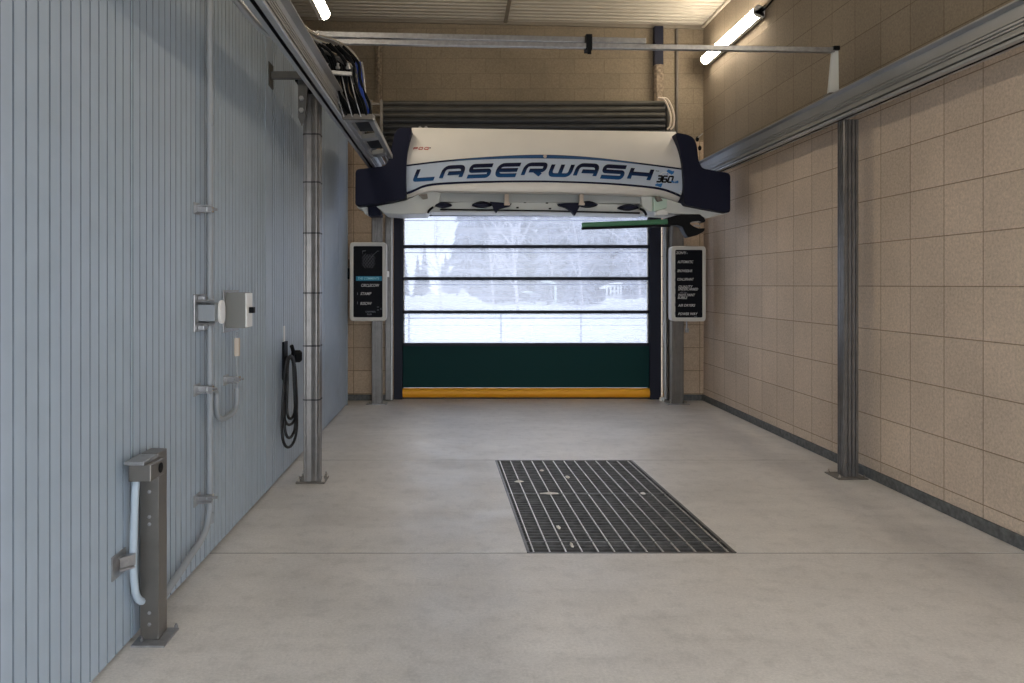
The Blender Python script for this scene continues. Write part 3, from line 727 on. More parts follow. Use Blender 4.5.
under([(418,194.6),(427,193.8),(427.5,198.2),(423,199.2)], 9.15, .05, M['brown_steel'], 'latch', .003)
tray = under([(432,209.2),(440,203),(470,201.6),(545,201.8),(622,204),(636,206.6),(645,214.6),(545,212.6),(430,212)], 9.36, .45, M['pale'], 'spray_tray', .01)
under([(440,208.6),(545,210.0),(640,212.2),(640,213.8),(545,211.4),(440,210.2)], 9.33, .04, M['black_plastic'], 'rubber_edge', .002)
def pod(cxp, cyp, w, h, name='nozzle_pod', nose=1):
    pts = []
    for k in range(18):
        t = 2*PI*k/18; x = math.cos(t); y = math.sin(t)
        pts.append((cxp+w*x, cyp+h*(y if y < 0 else y*.7)*(1-.35*abs(x))))
    mb = MB(); a = [at(x, y, 9.30) for x, y in pts]; b = [at(cxp+(x-cxp)*.6, cyp+(y-cyp)*.6, 9.24) for x, y in pts]; c = [p+Vector((0,.10,0)) for p in a]
    n = len(a); mb.add(c+a+b, [(i,(i+1)%n,n+(i+1)%n,n+i) for i in range(n)]+[(n+i,n+(i+1)%n,2*n+(i+1)%n,2*n+i) for i in range(n)]+[list(range(2*n,3*n))])
    return build(name, mb, M['navy'], ma, smooth=True)
pod(443, 205.2, 9.0, 3.6); pod(482, 205.0, 10, 4.2); pod(588, 204.8, 10, 4.2); pod(628.5, 207.8, 10.5, 4.0)
for pts in ([(490,201.5),(512,203.5),(510,206),(499,208.6),(496.5,212.8),(494,210),(493,206)], [(558,203.4),(581,202.6),(580,206),(575,215.6),(571,210.6),(566,207.4),(559,205.4)]):
    under(pts, 9.24, .10, M['navy'], 'nozzle_bracket', .004)
for x in (506.8, 581.6):
    under([(x-2,193.8),(x+2,193.8),(x+2.1,202.4),(x+3.4,203),(x+3.2,205.2),(x-2.6,205),(x-2.4,202.6),(x-2.1,202)], 9.20, .06, M['beige'], 'nozzle_clip', .003)
for x, y in ((525,202.2),(547,202.8),(517.5,207.6),(550,208.6)):
    under([(x-1.2,y-.7),(x+1.2,y-.7),(x+1.2,y+.7),(x-1.2,y+.7)], 9.345, .03, M['black_plastic'], 'sensor', 0)
mb = MB(); mb.tube(smooth_path([at(640,208.6,9.22), at(643,210.2,9.2), at(645.3,213,9.2), at(646.2,215.6,9.2)]), [.012]*3+[.016]*22, 8); build('hook', mb, M['black_plastic'], ma)
mb = MB(); mb.tube(smooth_path([at(428,212.6,9.25), at(429.5,210,9.22), at(433,207.2,9.2)]), .014, 8); build('hook', mb, M['black_plastic'], ma)
under([(356.5,206.4),(367,205.4),(367.6,214.8),(364.6,213.6),(362.6,209.8),(357.6,208)], 9.35, .3, M['pale'], 'fin', .004)
under([(367.8,205),(378.5,205),(381,215.4),(368.4,215.8)], 9.40, .3, M['navy'], 'lower_box', .006)
# spray arm
p0, p1 = at(581.8, 225.2, 9.3), at(669, 221.6, 9.3)
arm = MB(); arm.bar(p0, p1, .06, .062); sa = build('spray_arm', arm, M['green_tube'], ma, bevel=.014)
q0, q1 = at(581.6, 228.6, 9.3), at(670, 225.6, 9.3)
mb = MB(); mb.bar(q0, q1, .055, .030); build('arm_underside', mb, M['black_plastic'], sa, bevel=.006)
mb = MB(); mb.prism([at(x,y,9.26) for x, y in [(667.6,217.6),(678,214.8),(692,214.2),(700,214.0),(704.5,217.6),(706,221),(704,222.6),(699,220.8),(692,221.6),(690,223.4),(693.6,226.2),(699,228.4),(705.6,228.0),(704.4,231.2),(697.4,235.2),(688.4,237.6),(685.4,233),(682.4,226.8),(677,224.8),(668.4,225.0)]], (0,.16,0)); build('arm_joint', mb, M['black_plastic'], sa, bevel=.012)
mb = MB(); mb.bar(at(691,222.4,9.3), at(703,221.4,9.3), .03, .016); mb.bar(at(694,225.4,9.3), at(700,226.0,9.3), .03, .02); build('joint_pin', mb, M['steel'], sa)
mb = MB(); mb.box(at(680,0,9.34).x, at(697,0,9.34).x, 9.3, 9.42, at(0,216,9.34).z-.0, at(0,209,9.34).z); build('arm_mount', mb, M['brown_steel'], sa)

# ------------------------------------------------------------------ menu signs on posts
def text_mesh(s, size, name, m, parent, loc, align='LEFT', shear=0, sx=1.0):
    cu_ = bpy.data.curves.new(name, 'FONT'); cu_.body = s; cu_.size = size; cu_.shear = shear; cu_.align_x = align; cu_.align_y = 'CENTER'
    cu_.offset = size*.018; cu_.extrude = .0006
    to = bpy.data.objects.new(name, cu_); COL.objects.link(to); dg = bpy.context.evaluated_depsgraph_get()
    me = bpy.data.meshes.new_from_object(to.evaluated_get(dg)); bpy.data.objects.remove(to)
    me.transform(Matrix.Diagonal((sx,1,1,1))); me.transform(Matrix.Rotation(PI/2, 4, 'X')); me.transform(Matrix.Translation(Vector(loc)-ORI[parent.name]))
    me.materials.clear(); me.materials.append(m)
    o = bpy.data.objects.new(name, me); COL.objects.link(o); o.parent = parent; ORI[o.name] = ORI[parent.name]; return o
def rrect(x0, x1, z0, z1, r, Y, n=5):
    return [Vector((p.x, Y, p.z)) for p in fillet([(x0,0,z0),(x1,0,z0),(x1,0,z1),(x0,0,z1)], r, n, closed=True)]
def post(px0, px1, label, Y=10.72, mt='stainless'):
    a, b = at(px0,0,Y-.05).x, at(px1,0,Y-.05).x; cx = (a+b)/2
    t = thing('sign_post', label, 'post', (cx, Y, 0))
    w = b-a
    mb = MB(); mb.prism([(p.x, p.y, .012) for p in grooved(cx, Y, w, .10, 3, .008, .012)], (0,0,2.85)); build('shaft', mb, M[mt], t)
    mb = MB(); mb.box(a-.07,b+.07,Y-.10,Y+.09,0,.012); build('base_plate', mb, M['steel'], t)
    for dx in (-.05, .05): bolt(t, ((a if dx < 0 else b)+dx*.6, Y-.07, .012), .01, .03, m='chrome')
    return t
post(371.5, 382.0, 'ribbed metal post carrying the menu sign left of the glazed door', mt='alu_dark')
post(672.0, 684.0, 'ribbed metal post carrying the menu sign right of the glazed door', mt='stainless')
YS = 10.60
def sign(x0p, x1p, y0p, y1p, label):
    a, b = at(x0p, y1p, YS-.1), at(x1p, y0p, YS-.1); t = thing('menu_sign', label, 'sign', ((a.x+b.x)/2, YS, a.z))
    mb = MB(); mb.prism(rrect(a.x,b.x,a.z,b.z,.06,YS-.1), (0,.16,0)); fr_ = build('frame', mb, M['sign_frame'], t, bevel=.012)
    mb = MB(); mb.prism(rrect(a.x+.055,b.x-.055,a.z+.055,b.z-.055,.02,YS-.106), (0,.01,0)); fc = build('face', mb, M['sign_face'], t)
    return t, fc, a, b
t1, f1, a, b = sign(349.6, 386.4, 242.2, 321.2, 'black menu sign with a teal strip, in a light frame left of the door')
yS = YS-.112
def P1(px, py, Y=yS): p = at(px, py, Y); return p
p = P1(368.2, 278.6); mb = MB(); mb.box(P1(356,0).x, P1(381.8,0).x, yS+.002, yS+.006, P1(0,280.8).z, P1(0,276.3).z); build('teal_strip', mb, M['teal'], f1)
text_mesh('THE COMMENTS', .05, 'caption', M['print_cyan'], f1, P1(357.6,278.5,yS-.0), shear=.2, sx=.80)
text_mesh('CIRCLECOW', .055, 'caption', M['print_white'], f1, P1(361,285.5), shear=.2, sx=.78)
text_mesh('STAMP', .055, 'caption', M['print_white'], f1, P1(360.2,293.8), shear=.3, sx=.9)
text_mesh('RISOW', .055, 'caption', M['print_white'], f1, P1(360,303.6), shear=.3, sx=.9)
for py in (293.8, 303): text_mesh('I', .05, 'caption', M['print_dim'], f1, P1(357,py))
text_mesh('CONTROL', .03, 'caption', M['print_dim'], f1, P1(365.5,311.8)); text_mesh('PLUS', .03, 'caption', M['print_dim'], f1, P1(367,314.4))
# cross-hatched emblem
mb = MB(); cxx, czz = P1(368.5,0).x, P1(0,261).z
def seg(mb, a, b, w=.0035): mb.bar((a[0], yS+.001, a[1]), (b[0], yS+.001, b[1]), w, .001, up=(0,1,0))
for k in range(-3, 4):
    q = k*.032; hl = .105-abs(q)*.55; s2 = .7071
    seg(mb, (cxx+q*s2-hl*s2*.8, czz+q*s2+hl*s2), (cxx+q*s2+hl*s2*.8, czz+q*s2-hl*s2)); seg(mb, (cxx-q*s2-hl*s2*.8, czz+q*s2-hl*s2), (cxx-q*s2+hl*s2*.8, czz+q*s2+hl*s2))
seg(mb, (cxx+.03, czz+.05), (cxx+.125, czz+.14)); seg(mb, (cxx+.125, czz+.14), (cxx+.15, czz+.14))
seg(mb, (cxx-.08, czz+.10), (cxx-.085, czz+.14)); seg(mb, (cxx-.085, czz+.14), (cxx-.04, czz+.145), .008)
build('emblem', mb, M['print_dim'], f1)
for (u, v) in ((378,307),(381,309),(378,310)):
    mb = MB(); p = P1(u, v); mb.box(p.x-.012,p.x+.012,yS,yS+.004,p.z-.004,p.z+.004); build('small_mark', mb, M['print_dim'], f1)
mb = MB(); mb.box(a.x-.035,a.x,YS-.06,YS+.0,P1(0,279).z,P1(0,268).z); mb.cyl((a.x-.02,YS-.03,P1(0,268).z),(a.x-.02,YS-.03,P1(0,259).z),.008,8); build('side_latch', mb, M['black_plastic'], t1, bevel=.008)
mb = MB(); mb.box(b.x,b.x+.03,YS-.04,YS+.02,P1(0,277).z,P1(0,271).z); build('side_knob', mb, M['white'], t1, bevel=.006)
t2, f2, a, b = sign(671.4, 706.2, 246.0, 321.4, 'black menu sign with eight white lines, in a light frame right of the door')
rows = [("ZON'Y", 676, 253.0, .05, .9, .2, 'print_white'), ('pro', 684.5, 253.2, .035, .9, .2, 'print_dim'), ('AUTOMATIC', 677.5, 262.0, .052, .72, .3, 'print_white'), ('BROWSEBAR', 677.2, 271.0, .05, .72, .3, 'print_white'),
        ('COAL,SPRAINT', 677, 279.4, .05, .68, .3, 'print_white'), ('QUALITY', 678, 286.8, .05, .95, .3, 'print_white'), ('UNDERCARRIED', 678, 289.3, .05, .75, .3, 'print_white'),
        ('with foam', 680, 292.3, .025, 1, 0, 'print_dim'), ('WAYE PAINT', 677.8, 295.1, .05, .80, .3, 'print_white'), ('BUBBLE', 677.6, 297.8, .05, .78, .3, 'print_white'),
        ('AIR DRYERS', 678.2, 305.5, .05, .88, .3, 'print_white'), ('POWER WAY', 678, 314.0, .05, .88, .3, 'print_white'), ('pro', 694, 316.6, .03, 1, 0, 'print_dim')]
for s, px, py, sz, sxx, shr, mm in rows: text_mesh(s, sz, 'caption', M[mm], f2, P1(px, py), shear=shr, sx=sxx)
for py in (271, 280, 287.5, 295.5, 305, 313.5): text_mesh('I', .06, 'caption', M['print_dim'], f2, P1(674.6, py))
mb = MB(); mb.cyl((b.x-.25, YS-.02, a.z-.12),(b.x-.25, YS-.02, a.z),.012,8); mb.box(b.x-.27,b.x-.23,YS-.05,YS,a.z-.16,a.z-.10); build('cable_stub', mb, M['steel'], t2)

# ------------------------------------------------------------------ lamps
def batten(x, y0, y1, z, side, label, rods=False):
    """side +1: mounted on something at +x"""
    t = thing('strip_lamp', label, 'lamp', (x, (y0+y1)/2, z))
    w = .07
    mb = MB(); n = 12; pts = []
    ang0 = -PI/2-.0
    for k in range(n+1):
        a_ = PI*.5+PI*k/n if side > 0 else PI*.5-PI*k/n
        pts.append((x+math.cos(a_)*w*1.1, y0+.02, z+math.sin(a_)*w))
    mb.prism(pts, (0, y1-y0-.04, 0)); build('diffuser', mb, M['lamp_glow'], t)
    mb = MB(); mb.box(*(sorted((x, x+side*.055))), y0+.02, y1-.02, z-w*1.05, z+w*1.05); build('housing', mb, M['lamp_body'], t, bevel=.01)
    for ya, yb in ((y0, y0+.022), (y1-.022, y1)):
        mb = MB(); pts2 = [(x+(q[0]-x)*1.05, ya, z+(q[2]-z)*1.05) for q in pts]+[(x+side*.055, ya, z-w*1.05), (x+side*.055, ya, z+w*1.05)][::(-1 if side > 0 else -1)]
        mb.prism(pts2, (0, yb-ya, 0)); build('end_cap', mb, M['lamp_body'], t)
    return t
lr = batten(3.595, 8.80, 10.72, 4.95, 1, 'lit fluorescent batten mounted on the upper beige wall at the right')
mb = MB(); mb.tube(smooth_path([(3.62,8.80,4.95),(3.64,8.70,4.97),(3.655,8.5,5.02),(3.655,8.0,5.12),(3.655,7.2,5.2)]), .012, 6)
tag(build('lamp_cable', mb, M['black_plastic'], smooth=True), 'thin dark cable leading from the near end of the right lamp along the wall', 'cable')
ll = batten(-1.57, 6.92, 8.84, 4.92, -1, 'lit fluorescent batten hanging below the ceiling at the upper left')
for y_ in (7.3, 8.25):
    mb = MB(); mb.cyl((-1.63,y_,4.99),(-1.63,y_,zc(-1.63)),.006,6); build('hanging_rod', mb, M['steel'], ll)
mb = MB()
EXTRA = []
EXTRA.append(batten(3.595, 2.4, 4.3, 4.95, 1, 'lit fluorescent batten on the upper beige wall nearest the entrance'))
EXTRA.append(batten(-1.60, 2.4, 4.3, 4.92, -1, 'lit fluorescent batten below the ceiling nearest the entrance'))
for y_ in (2.6, 4.1):
    mb = MB(); mb.cyl((-1.63,y_,4.99),(-1.63,y_,zc(-1.63)),.006,6); build('hanging_rod', mb, M['steel'], EXTRA[1])

# ------------------------------------------------------------------ bollard at the left
bo = thing('sensor_post', 'short stainless post with a sensor head on the floor beside the blue wall', 'post', (-1.468, 3.635, 0))
x0, x1, y0, y1 = -1.509, -1.427, 3.57, 3.68
mb = MB(); mb.box(x0,x1,y0,y1,.01,.905); build('shaft', mb, M['stainless'], bo, bevel=.004)
mb = MB(); mb.box(x0-.003,x1+.003,y0-.003,y0,.03,.78); mb.box(x1,x1+.003,y0,y0+.05,.01,.905); build('cover_plate', mb, M['stainless'], bo, bevel=.001)
mb = MB(); mb.box(-1.535,-1.375,3.51,3.70,0,.01); build('base_plate', mb, M['steel'], bo, bevel=.002)
mb = MB(); mb.box(-1.505,-1.40,3.42,3.578,.805,.885); hd = build('sensor_head', mb, M['stainless'], bo, bevel=.005)
mb = MB(); mb.box(-1.515,-1.425,3.40,3.57,.885,.902); build('lid', mb, M['steel'], hd, bevel=.003)
mb = MB(); mb.cyl((-1.401,3.53,.845),(-1.397,3.53,.845),.024,18); build('lens', mb, M['black_plastic'], hd)
for z in (.72, .60, .565, .14, .085): bolt(bo, (-1.468, y0-.003, z), .009, .008, '-y', 'steel')
bolt(bo, (-1.50,3.56,.01),.010,.02,m='steel'); bolt(bo, (-1.39,3.70,.01),.010,.02,m='steel')
mb = MB(); mb.bar((-1.495,3.575,.80),(-1.44,3.575,.80),.004,.02); mb.bar((-1.45,3.572,.83),(-1.475,3.572,.775),.004,.01); build('bracket_tab', mb, M['steel'], bo)
mb = MB(); pth = smooth_path([(-1.50,3.50,.81),(-1.508,3.50,.72),(-1.515,3.50,.50),(-1.515,3.50,.36),(-1.512,3.52,.25),(-1.505,3.56,.20),(-1.50,3.60,.20)], 8)
mb.tube(pth, .018, 10); fc = tag(build('flexible_conduit', mb, M['pale_conduit'], smooth=True), 'pale blue flexible conduit dropping from the sensor head to the short post', 'conduit')
mb = MB(); mb.tube([(-1.515,3.50,.37),(-1.515,3.50,.28)], .022, 12); build('coupling', mb, M['pale_conduit'], fc, smooth=True) if False else None
wb = thing('wall_bracket', 'small galvanised channel bracket on the blue wall behind the short sensor post', 'bracket', (-1.54, 3.45, .38))
mb = MB(); mb.box(XL,XL+.006,3.36,3.50,.37,.48); build('back_plate', mb, M['steel'], wb)
mb = MB(); mb.bar((XL+.006,3.42,.455),(-1.50,3.47,.455),.03,.008); mb.bar((XL+.006,3.42,.40),(-1.50,3.47,.40),.03,.008); mb.bar((XL+.006,3.435,.43),(-1.50,3.485,.43),.006,.055); build('channel', mb, M['steel'], wb)

# ------------------------------------------------------------------ conduit run on the left wall
XC, YC = -1.50, 4.54
mb = MB()
pth = [(XC,YC,4.05),(XC,YC,.42)]+smooth_path([(XC,YC,.40),(XC,YC-.01,.33),(XC,YC-.06,.255),(XC,YC-.14,.215),(XC,YC-.3,.185),(XC,3.95,.135),(XC,3.72,.10)], 6)
mb.tube(pth, .020, 12)
cp = tag(build('conduit_pipe', mb, M['conduit'], smooth=True), 'tall grey conduit pipe on the blue wall curving down to the short post', 'pipe')
for z in (2.72, .66, .43, .12):
    pass
for z in (2.715, .29):
    mb = MB(); mb.tube([(XC,YC,z-.03),(XC,YC,z+.03)], .024, 12); c_ = build('coupling', mb, M['conduit'], cp, smooth=True)
def clamp(Y, z, label, xc=XC):
    t = thing('pipe_clamp', label, 'clamp', (XL, Y, z), 'pipe clamps on the blue wall')
    mb = MB(); mb.box(XL,XL+.006,Y-.13,Y-.02,z-.035,z+.035); build('wall_plate', mb, M['steel'], t, bevel=.002)
    mb = MB(); mb.box(XL+.006,xc+.03,Y-.09,Y-.05,z-.022,z-.016); mb.box(XL+.006,xc+.03,Y-.09,Y-.05,z+.016,z+.022); mb.box(XL+.006,xc+.03,Y-.054,Y-.048,z-.022,z+.022); build('channel', mb, M['steel'], t)
    mb = MB(); mb.tube([(xc,Y-.0,z-.016),(xc,Y-.0,z+.016)], .026, 12); mb.box(xc-.004,xc+.004,Y-.055,Y-.02,z-.015,z+.015); build('saddle', mb, M['chrome'], t, smooth=True)
    mb = MB(); mb.cyl((xc+.02,Y-.03,z),(xc+.055,Y-.03,z),.008,8); build('bolt', mb, M['steel'], t)
clamp(YC, H-(210-VY)*YC/F, 'small metal pipe clamp, topmost on the tall grey conduit')
clamp(YC, H-(388-VY)*YC/F, 'small metal pipe clamp on the tall conduit beside the small curved pipe')
clamp(YC, H-(496-VY)*YC/F, 'small metal pipe clamp, lowest on the tall grey conduit')
clamp(5.10, H-(378.5-VY)*5.10/F, 'small metal pipe clamp on the thin pipe below the junction box')
# bracket with white cap
sb = thing('sensor_bracket', 'blue-grey steel bracket with a white oval cap projecting over the tall conduit', 'bracket', (XL, 4.53, 1.44))
mb = MB(); mb.box(XL,XL+.012,4.40,4.66,1.43,1.655); build('back_plate', mb, M['steel'], sb, bevel=.004)
for z in (1.46, 1.625):
    mb = MB(); mb.box(XL+.012,XL+.05,4.45,4.64,z-.02,z+.018); build('rubber_block', mb, M['steel'], sb, bevel=.004)
mb = MB(); mb.box(XL+.012,-1.445,4.46,4.47,1.485,1.60); mb.box(XL+.012,-1.445,4.46,4.60,1.59,1.60); mb.box(XL+.012,-1.445,4.46,4.60,1.485,1.495); build('channel', mb, M['conduit'], sb, bevel=.002)
for z in (1.615, 1.475):
    mb = MB(); mb.cyl((XL+.012,4.435,z),(-1.44,4.445,z),.008,8); build('rod', mb, M['steel'], sb, smooth=True)
mb = MB(); pts = [(-1.445, 4.565+.05*math.cos(t), 1.545+.072*math.copysign(abs(math.sin(t))**.6, math.sin(t))) for t in [2*PI*k/24 for k in range(24)]]; mb.prism(pts, (.018,0,0)); wc = build('oval_cap', mb, M['white'], sb, bevel=.004)
# junction box
jb = thing('junction_box', 'grey junction box with a white lid and black knob on the blue wall', 'box', (XL, 5.12, 1.42))
mb = MB(); mb.box(XL,XL+.01,4.96,5.30,1.39,1.675); build('back_plate', mb, M['steel'], jb, bevel=.003)
mb = MB(); mb.box(XL+.01,-1.415,5.0,5.13,1.42,1.66); build('body', mb, M['box_grey'], jb, bevel=.004)
mb = MB(); mb.box(-1.415,-1.402,4.997,5.135,1.425,1.655); build('lid', mb, M['white'], jb, bevel=.004)
mb = MB(); mb.box(-1.402,-1.37,5.04,5.09,1.52,1.56); build('knob', mb, M['black_plastic'], jb, bevel=.004)
mb = MB(); mb.tube([(XC,5.10,1.39),(XC,5.10,1.0)], .009, 8); sp_ = tag(build('thin_pipe', mb, M['conduit'], smooth=True), 'thin grey pipe dropping straight from the junction box', 'pipe')
mb = MB(); mb.box(XC-.014,XC+.018,5.083,5.117,H-(356-VY)*5.1/F,H-(338-VY)*5.1/F); build('tape', mb, M['beige'], sp_, bevel=.003)
mb = MB(); mb.tube(smooth_path([(XC,5.10,1.0),(XC,5.10,.93),(XC,5.07,.875),(XC,5.0,.85),(XC,4.85,.845),(XC,4.74,.86),(XC,4.68,.90),(XC,4.66,.96),(XC,4.66,1.03),(XC,4.62,1.06),(XC,4.56,1.07)], 6), .018, 10)
tag(build('curved_pipe', mb, M['conduit'], smooth=True), 'small U-shaped grey pipe joining the thin pipe to the tall conduit', 'pipe')
mb = MB(); mb.box(XL,XL+.012,6.62,6.78,1.125,1.15) if False else None

# hose coil hook
hk = thing('hose_hook', 'black hook with a round knob on the blue wall holding the coiled hose', 'hook', (XL, 6.75, 1.0))
mb = MB(); mb.box(XL,XL+.02,6.66,6.80,.86,1.20); build('back_plate', mb, M['black_plastic'], hk, bevel=.004)
mb = MB(); mb.tube(smooth_path([(XL+.02,6.73,1.06),(XL+.07,6.68,1.06),(XL+.10,6.66,1.10),(XL+.10,6.60,1.17)]), .018, 8); build('hook_arm', mb, M['black_plastic'], hk, smooth=True)
mb = MB(); p = at(297.5,356,6.9); mb.tube([(XL+.02,6.98,1.04),(p.x-.03,6.94,p.z),(p.x,6.9,p.z)], .014, 8); mb.lathe((p.x,6.88,p.z-.055),[(.03,0),(.048,.02),(.048,.09),(.03,.11)],14); build('round_knob', mb, M['black_plastic'], hk, smooth=True)
mb = MB(); mb.box(XL,XL+.006,6.70,6.76,1.20,1.34); build('white_tag', mb, M['white'], hk)
for k, (w, zb, xo, ph) in enumerate(((.20,.28,.03,0),(.155,.36,.05,.3),(.175,.47,.07,-.2),(.12,.52,.04,.1))):
    pts = []
    for i in range(28):
        t = 2*PI*i/28; z = (1.08+zb)/2+(1.08-zb)/2*math.cos(t); f = .5-.5*math.cos(t)
        q_ = math.sin(t)*(.25+.75*f); pts.append((XL+.085+w*.36*q_+.008*math.sin(2*t+ph), 6.58+w*.7*q_+.03*math.sin(3*t+ph)+.02*k, z))
    mb = MB(); mb.tube(smooth_path(pts+[pts[0]], 3), .0125, 8, cap=False)
    lab = ['black rubber hose loop hanging lowest from the wall hook', 'black rubber hose loop, second lowest on the wall hook'][k] if k < 2 else 'black rubber hose loop, one of the short inner loops on the wall hook'
    if k == 0: coil = MB()
    coil.tube(smooth_path(pts+[pts[0]], 3), .0125, 8, cap=False)
tag(build('coiled_hose', coil, M['black'], smooth=True, origin=(XL+.06,6.75,.28)), 'black rubber hose hanging in long loops from the hook on the blue wall', 'hose')

# ------------------------------------------------------------------ floor grate
gr = thing('drain_grate', 'dark steel drain grating set flush in the concrete floor', 'grate', (1.087, 6.0, -.04))
def gx(u, y):
    t = (y-J1)/(J2-J1); a = g_near[0]+(g_far[0]-g_near[0])*t; b_ = g_near[1]+(g_far[1]-g_near[1])*t; return a+(b_-a)*u
ya, yb = J1+.012, J2-.012
mb = MB()
mb.bar((gx(0,ya),ya,-.018),(gx(0,yb),yb,-.018),.02,.036); mb.bar((gx(1,ya),ya,-.018),(gx(1,yb),yb,-.018),.02,.036)
mb.bar((gx(0,ya),ya,-.018),(gx(1,ya),ya,-.018),.02,.036); mb.bar((gx(0,yb),yb,-.018),(gx(1,yb),yb,-.018),.02,.036)
build('frame', mb, M['grate'], gr)
mb = MB()
for k in range(13):
    u = (k+.35)/12.7
    mb.bar((gx(u,ya),ya,-.006),(gx(u,yb),yb,-.006),.0075,.010)
build('long_bars', mb, M['grate_bright'], gr)
n = 42
for k0, k1 in ((0, 20), (20, 42)):
    mb = MB()
    for k in range(k0, k1):
        y = yb-(yb-ya)*(k+.5)/n
        mb.bar((gx(0,y),y,-.025),(gx(1,y),y,-.024),.009,.030)
    build('cross_bars', mb, M['grate'], gr)
mb = MB()
for y in (6.11, 4.97): mb.bar((gx(0,y),y,-.014),(gx(1,y),y,-.014),.016,.026)
build('panel_edge', mb, M['grate'], gr)
mb = MB()
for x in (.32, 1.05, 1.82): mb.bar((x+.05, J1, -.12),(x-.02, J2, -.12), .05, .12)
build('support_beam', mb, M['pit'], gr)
scr = [(550,493.4,.155,.03,'largest pale scrap lying on the drain grating'), (567.5,477,.05,.05,'pale scrap on the grating, right of and beyond the largest scrap'), (541.5,470.5,.045,.03,'small pale scrap nearest the far edge of the grating'),
       (558.5,527.5,.032,.045,'pale scrap on the near half of the grating'), (571.5,545,.025,.05,'pale crumpled scrap closest to the near edge of the grating'), (643,493.4,.05,.03,'faint pale scrap on the right side of the grating'),
       (519,481.5,.08,.03,'faint pale smear of debris at the left edge of the grating')]
for px, py, rx, ry, lab in scr:
    Y = H*F/(py-VY); x = (px-VX)*Y/F; mb = MB(); n = 11; ring = []
    for k in range(n):
        t = 2*PI*k/n; q = R.uniform(.75, 1.1); ring.append((x+rx*q*math.cos(t)*.5, Y+ry*q*math.sin(t), R.uniform(.0005, .003)))
    mb.add(ring+[(x, Y, .012)]+[(a[0], a[1], -.001) for a in ring], [(k, (k+1)%n, n) for k in range(n)]+[(k, (k+1)%n, n+1+(k+1)%n, n+1+k) for k in range(n)])
    tag(build('debris_scrap', mb, M['leaf']), lab, 'scrap', 'scraps on the grating')

# ------------------------------------------------------------------ outside
def ground(name, x0, x1, y0, y1, n, m, hf, pit=None):
    mb = MB(); mb.grid(lambda u, v: Vector((x0+(x1-x0)*u, y0+(y1-y0)*v, hf(x0+(x1-x0)*u, y0+(y1-y0)*v))), n, n); return struct(build(name, mb, m, origin=(0,0,0), recalc=False, smooth=True))
ground('ground', -90, 110, YB+.36, 190, 80, M['snow'], lambda x, y: -.02+.0*y+.05*noise.noise(Vector((x*.15, y*.12, 0)))*min(1, max(0, (y-14)/8)) - (0 if y > YB+1 else 0))
ground('ground', -60, 60, -60, YF-.01, 30, M['floor'], lambda x, y: -.03)
def bank(px0, px1, py_top, py_base, Y, label, name='snow_bank', lump=.35):
    a, b = at(px0,py_base,Y), at(px1,py_base,Y); ztop = at(0,py_top,Y).z; h = ztop+.05; mb = MB(); L = b.x-a.x; D = max(2.5, h*2.2); nu, nv = 70, 14
    def fn(u, v):
        x = a.x+L*u; y = Y-D*.5+D*v; e = math.sin(PI*v)**.7*min(1, 5*u, 5*(1-u))**.7
        nn = noise.fractal(Vector((x*.9, y*.9, 3.1)), 1.0, 2.0, 4)
        return Vector((x, y, -.08+h*e*(1-lump*.5+lump*nn)))
    mb.grid(fn, nu, nv); return tag(build(name, mb, M['snow_lumpy'], smooth=True, recalc=False), label, 'snow bank')
bank(380, 492, 290, 306, 52, 'long lumpy snow-covered bank left of the pale tree outside the door', lump=.6)
bank(586, 700, 297.5, 307, 51, 'low smooth snow bank below the small white shelter outside', lump=.3)
bank(470, 590, 303.5, 307, 62, 'low snow ridge between the two curved lamp posts and the forest', lump=.4)

def fir(x, y, h, w, m, label, grp, seed):
    rr = random.Random(seed); mb = MB(); nl = 11; seg_ = 13
    for k in range(nl):
        t = k/nl; z0 = h*(.06+.90*t); rad = w*(1-t)**.8*(1+.12*rr.uniform(-1,1)); hh = h*.16*(1-t*.4); vs = [(x, y, z0+hh)]; 
        for j in range(seg_*2):
            a_ = 2*PI*j/(seg_*2)+k*.37; q = rad*(1.0 if j % 2 == 0 else .55)*rr.uniform(.8, 1.15); vs.append((x+q*math.cos(a_), y+q*math.sin(a_), z0-(.05*h*(1-t) if j % 2 == 0 else 0)+rr.uniform(-.1,.1)))
        n_ = seg_*2; mb.add(vs, [(0, 1+j, 1+(j+1)%n_) for j in range(n_)]+[[1+j for j in range(n_)][::-1]])
    t_ = thing('fir_tree', label, 'tree', (x, y, 0), grp)
    build('foliage', mb, m, t_)
    mb = MB(); mb.tube([(x,y,-.1),(x,y,h*.9)], [w*.08, .02], 6); build('trunk', mb, M['birch'], t_)
def bare(x, y, h, label, grp, seed, m='birch', spread=.5, name='bare_tree'):
    rr = random.Random(seed); mb = MB(); mb2 = MB()
    def grow(p, d, L, r, dep):
        q = p; pts = [p]; 
        for _ in range(3):
            d = (d+Vector((rr.uniform(-.12,.12), rr.uniform(-.12,.12), .05))).normalized(); q = q+d*L/3; pts.append(q)
        (mb if dep < 1 else mb2).tube(pts, [r, r*.88, r*.75, r*.6], 5 if dep < 2 else 3, cap=False)
        if dep >= 4: return
        nb = 3 if dep > 0 else 7
        for i in range(nb):
            t = (i+1)/nb if dep > 0 else .3+.7*i/(nb-1)
            base = pts[0].lerp(pts[-1], t); ax = Vector((rr.uniform(-1,1), rr.uniform(-1,1), rr.uniform(-.05,.5))).normalized()
            nd = (d*(1-spread)+ax*spread*1.3).normalized(); nd.z = abs(nd.z)*.9+.15; grow(base, nd.normalized(), L*rr.uniform(.42,.6), r*.5, dep+1)
    t_ = thing(name, label, 'tree', (x, y, 0), grp)
    grow(Vector((x,y,-.1)), Vector((0,0,1)), h*.62, h*.012, 0)
    build('trunk', mb, M[m], t_); build('branches', mb2, M[m], t_)
seed = 5
k = 0
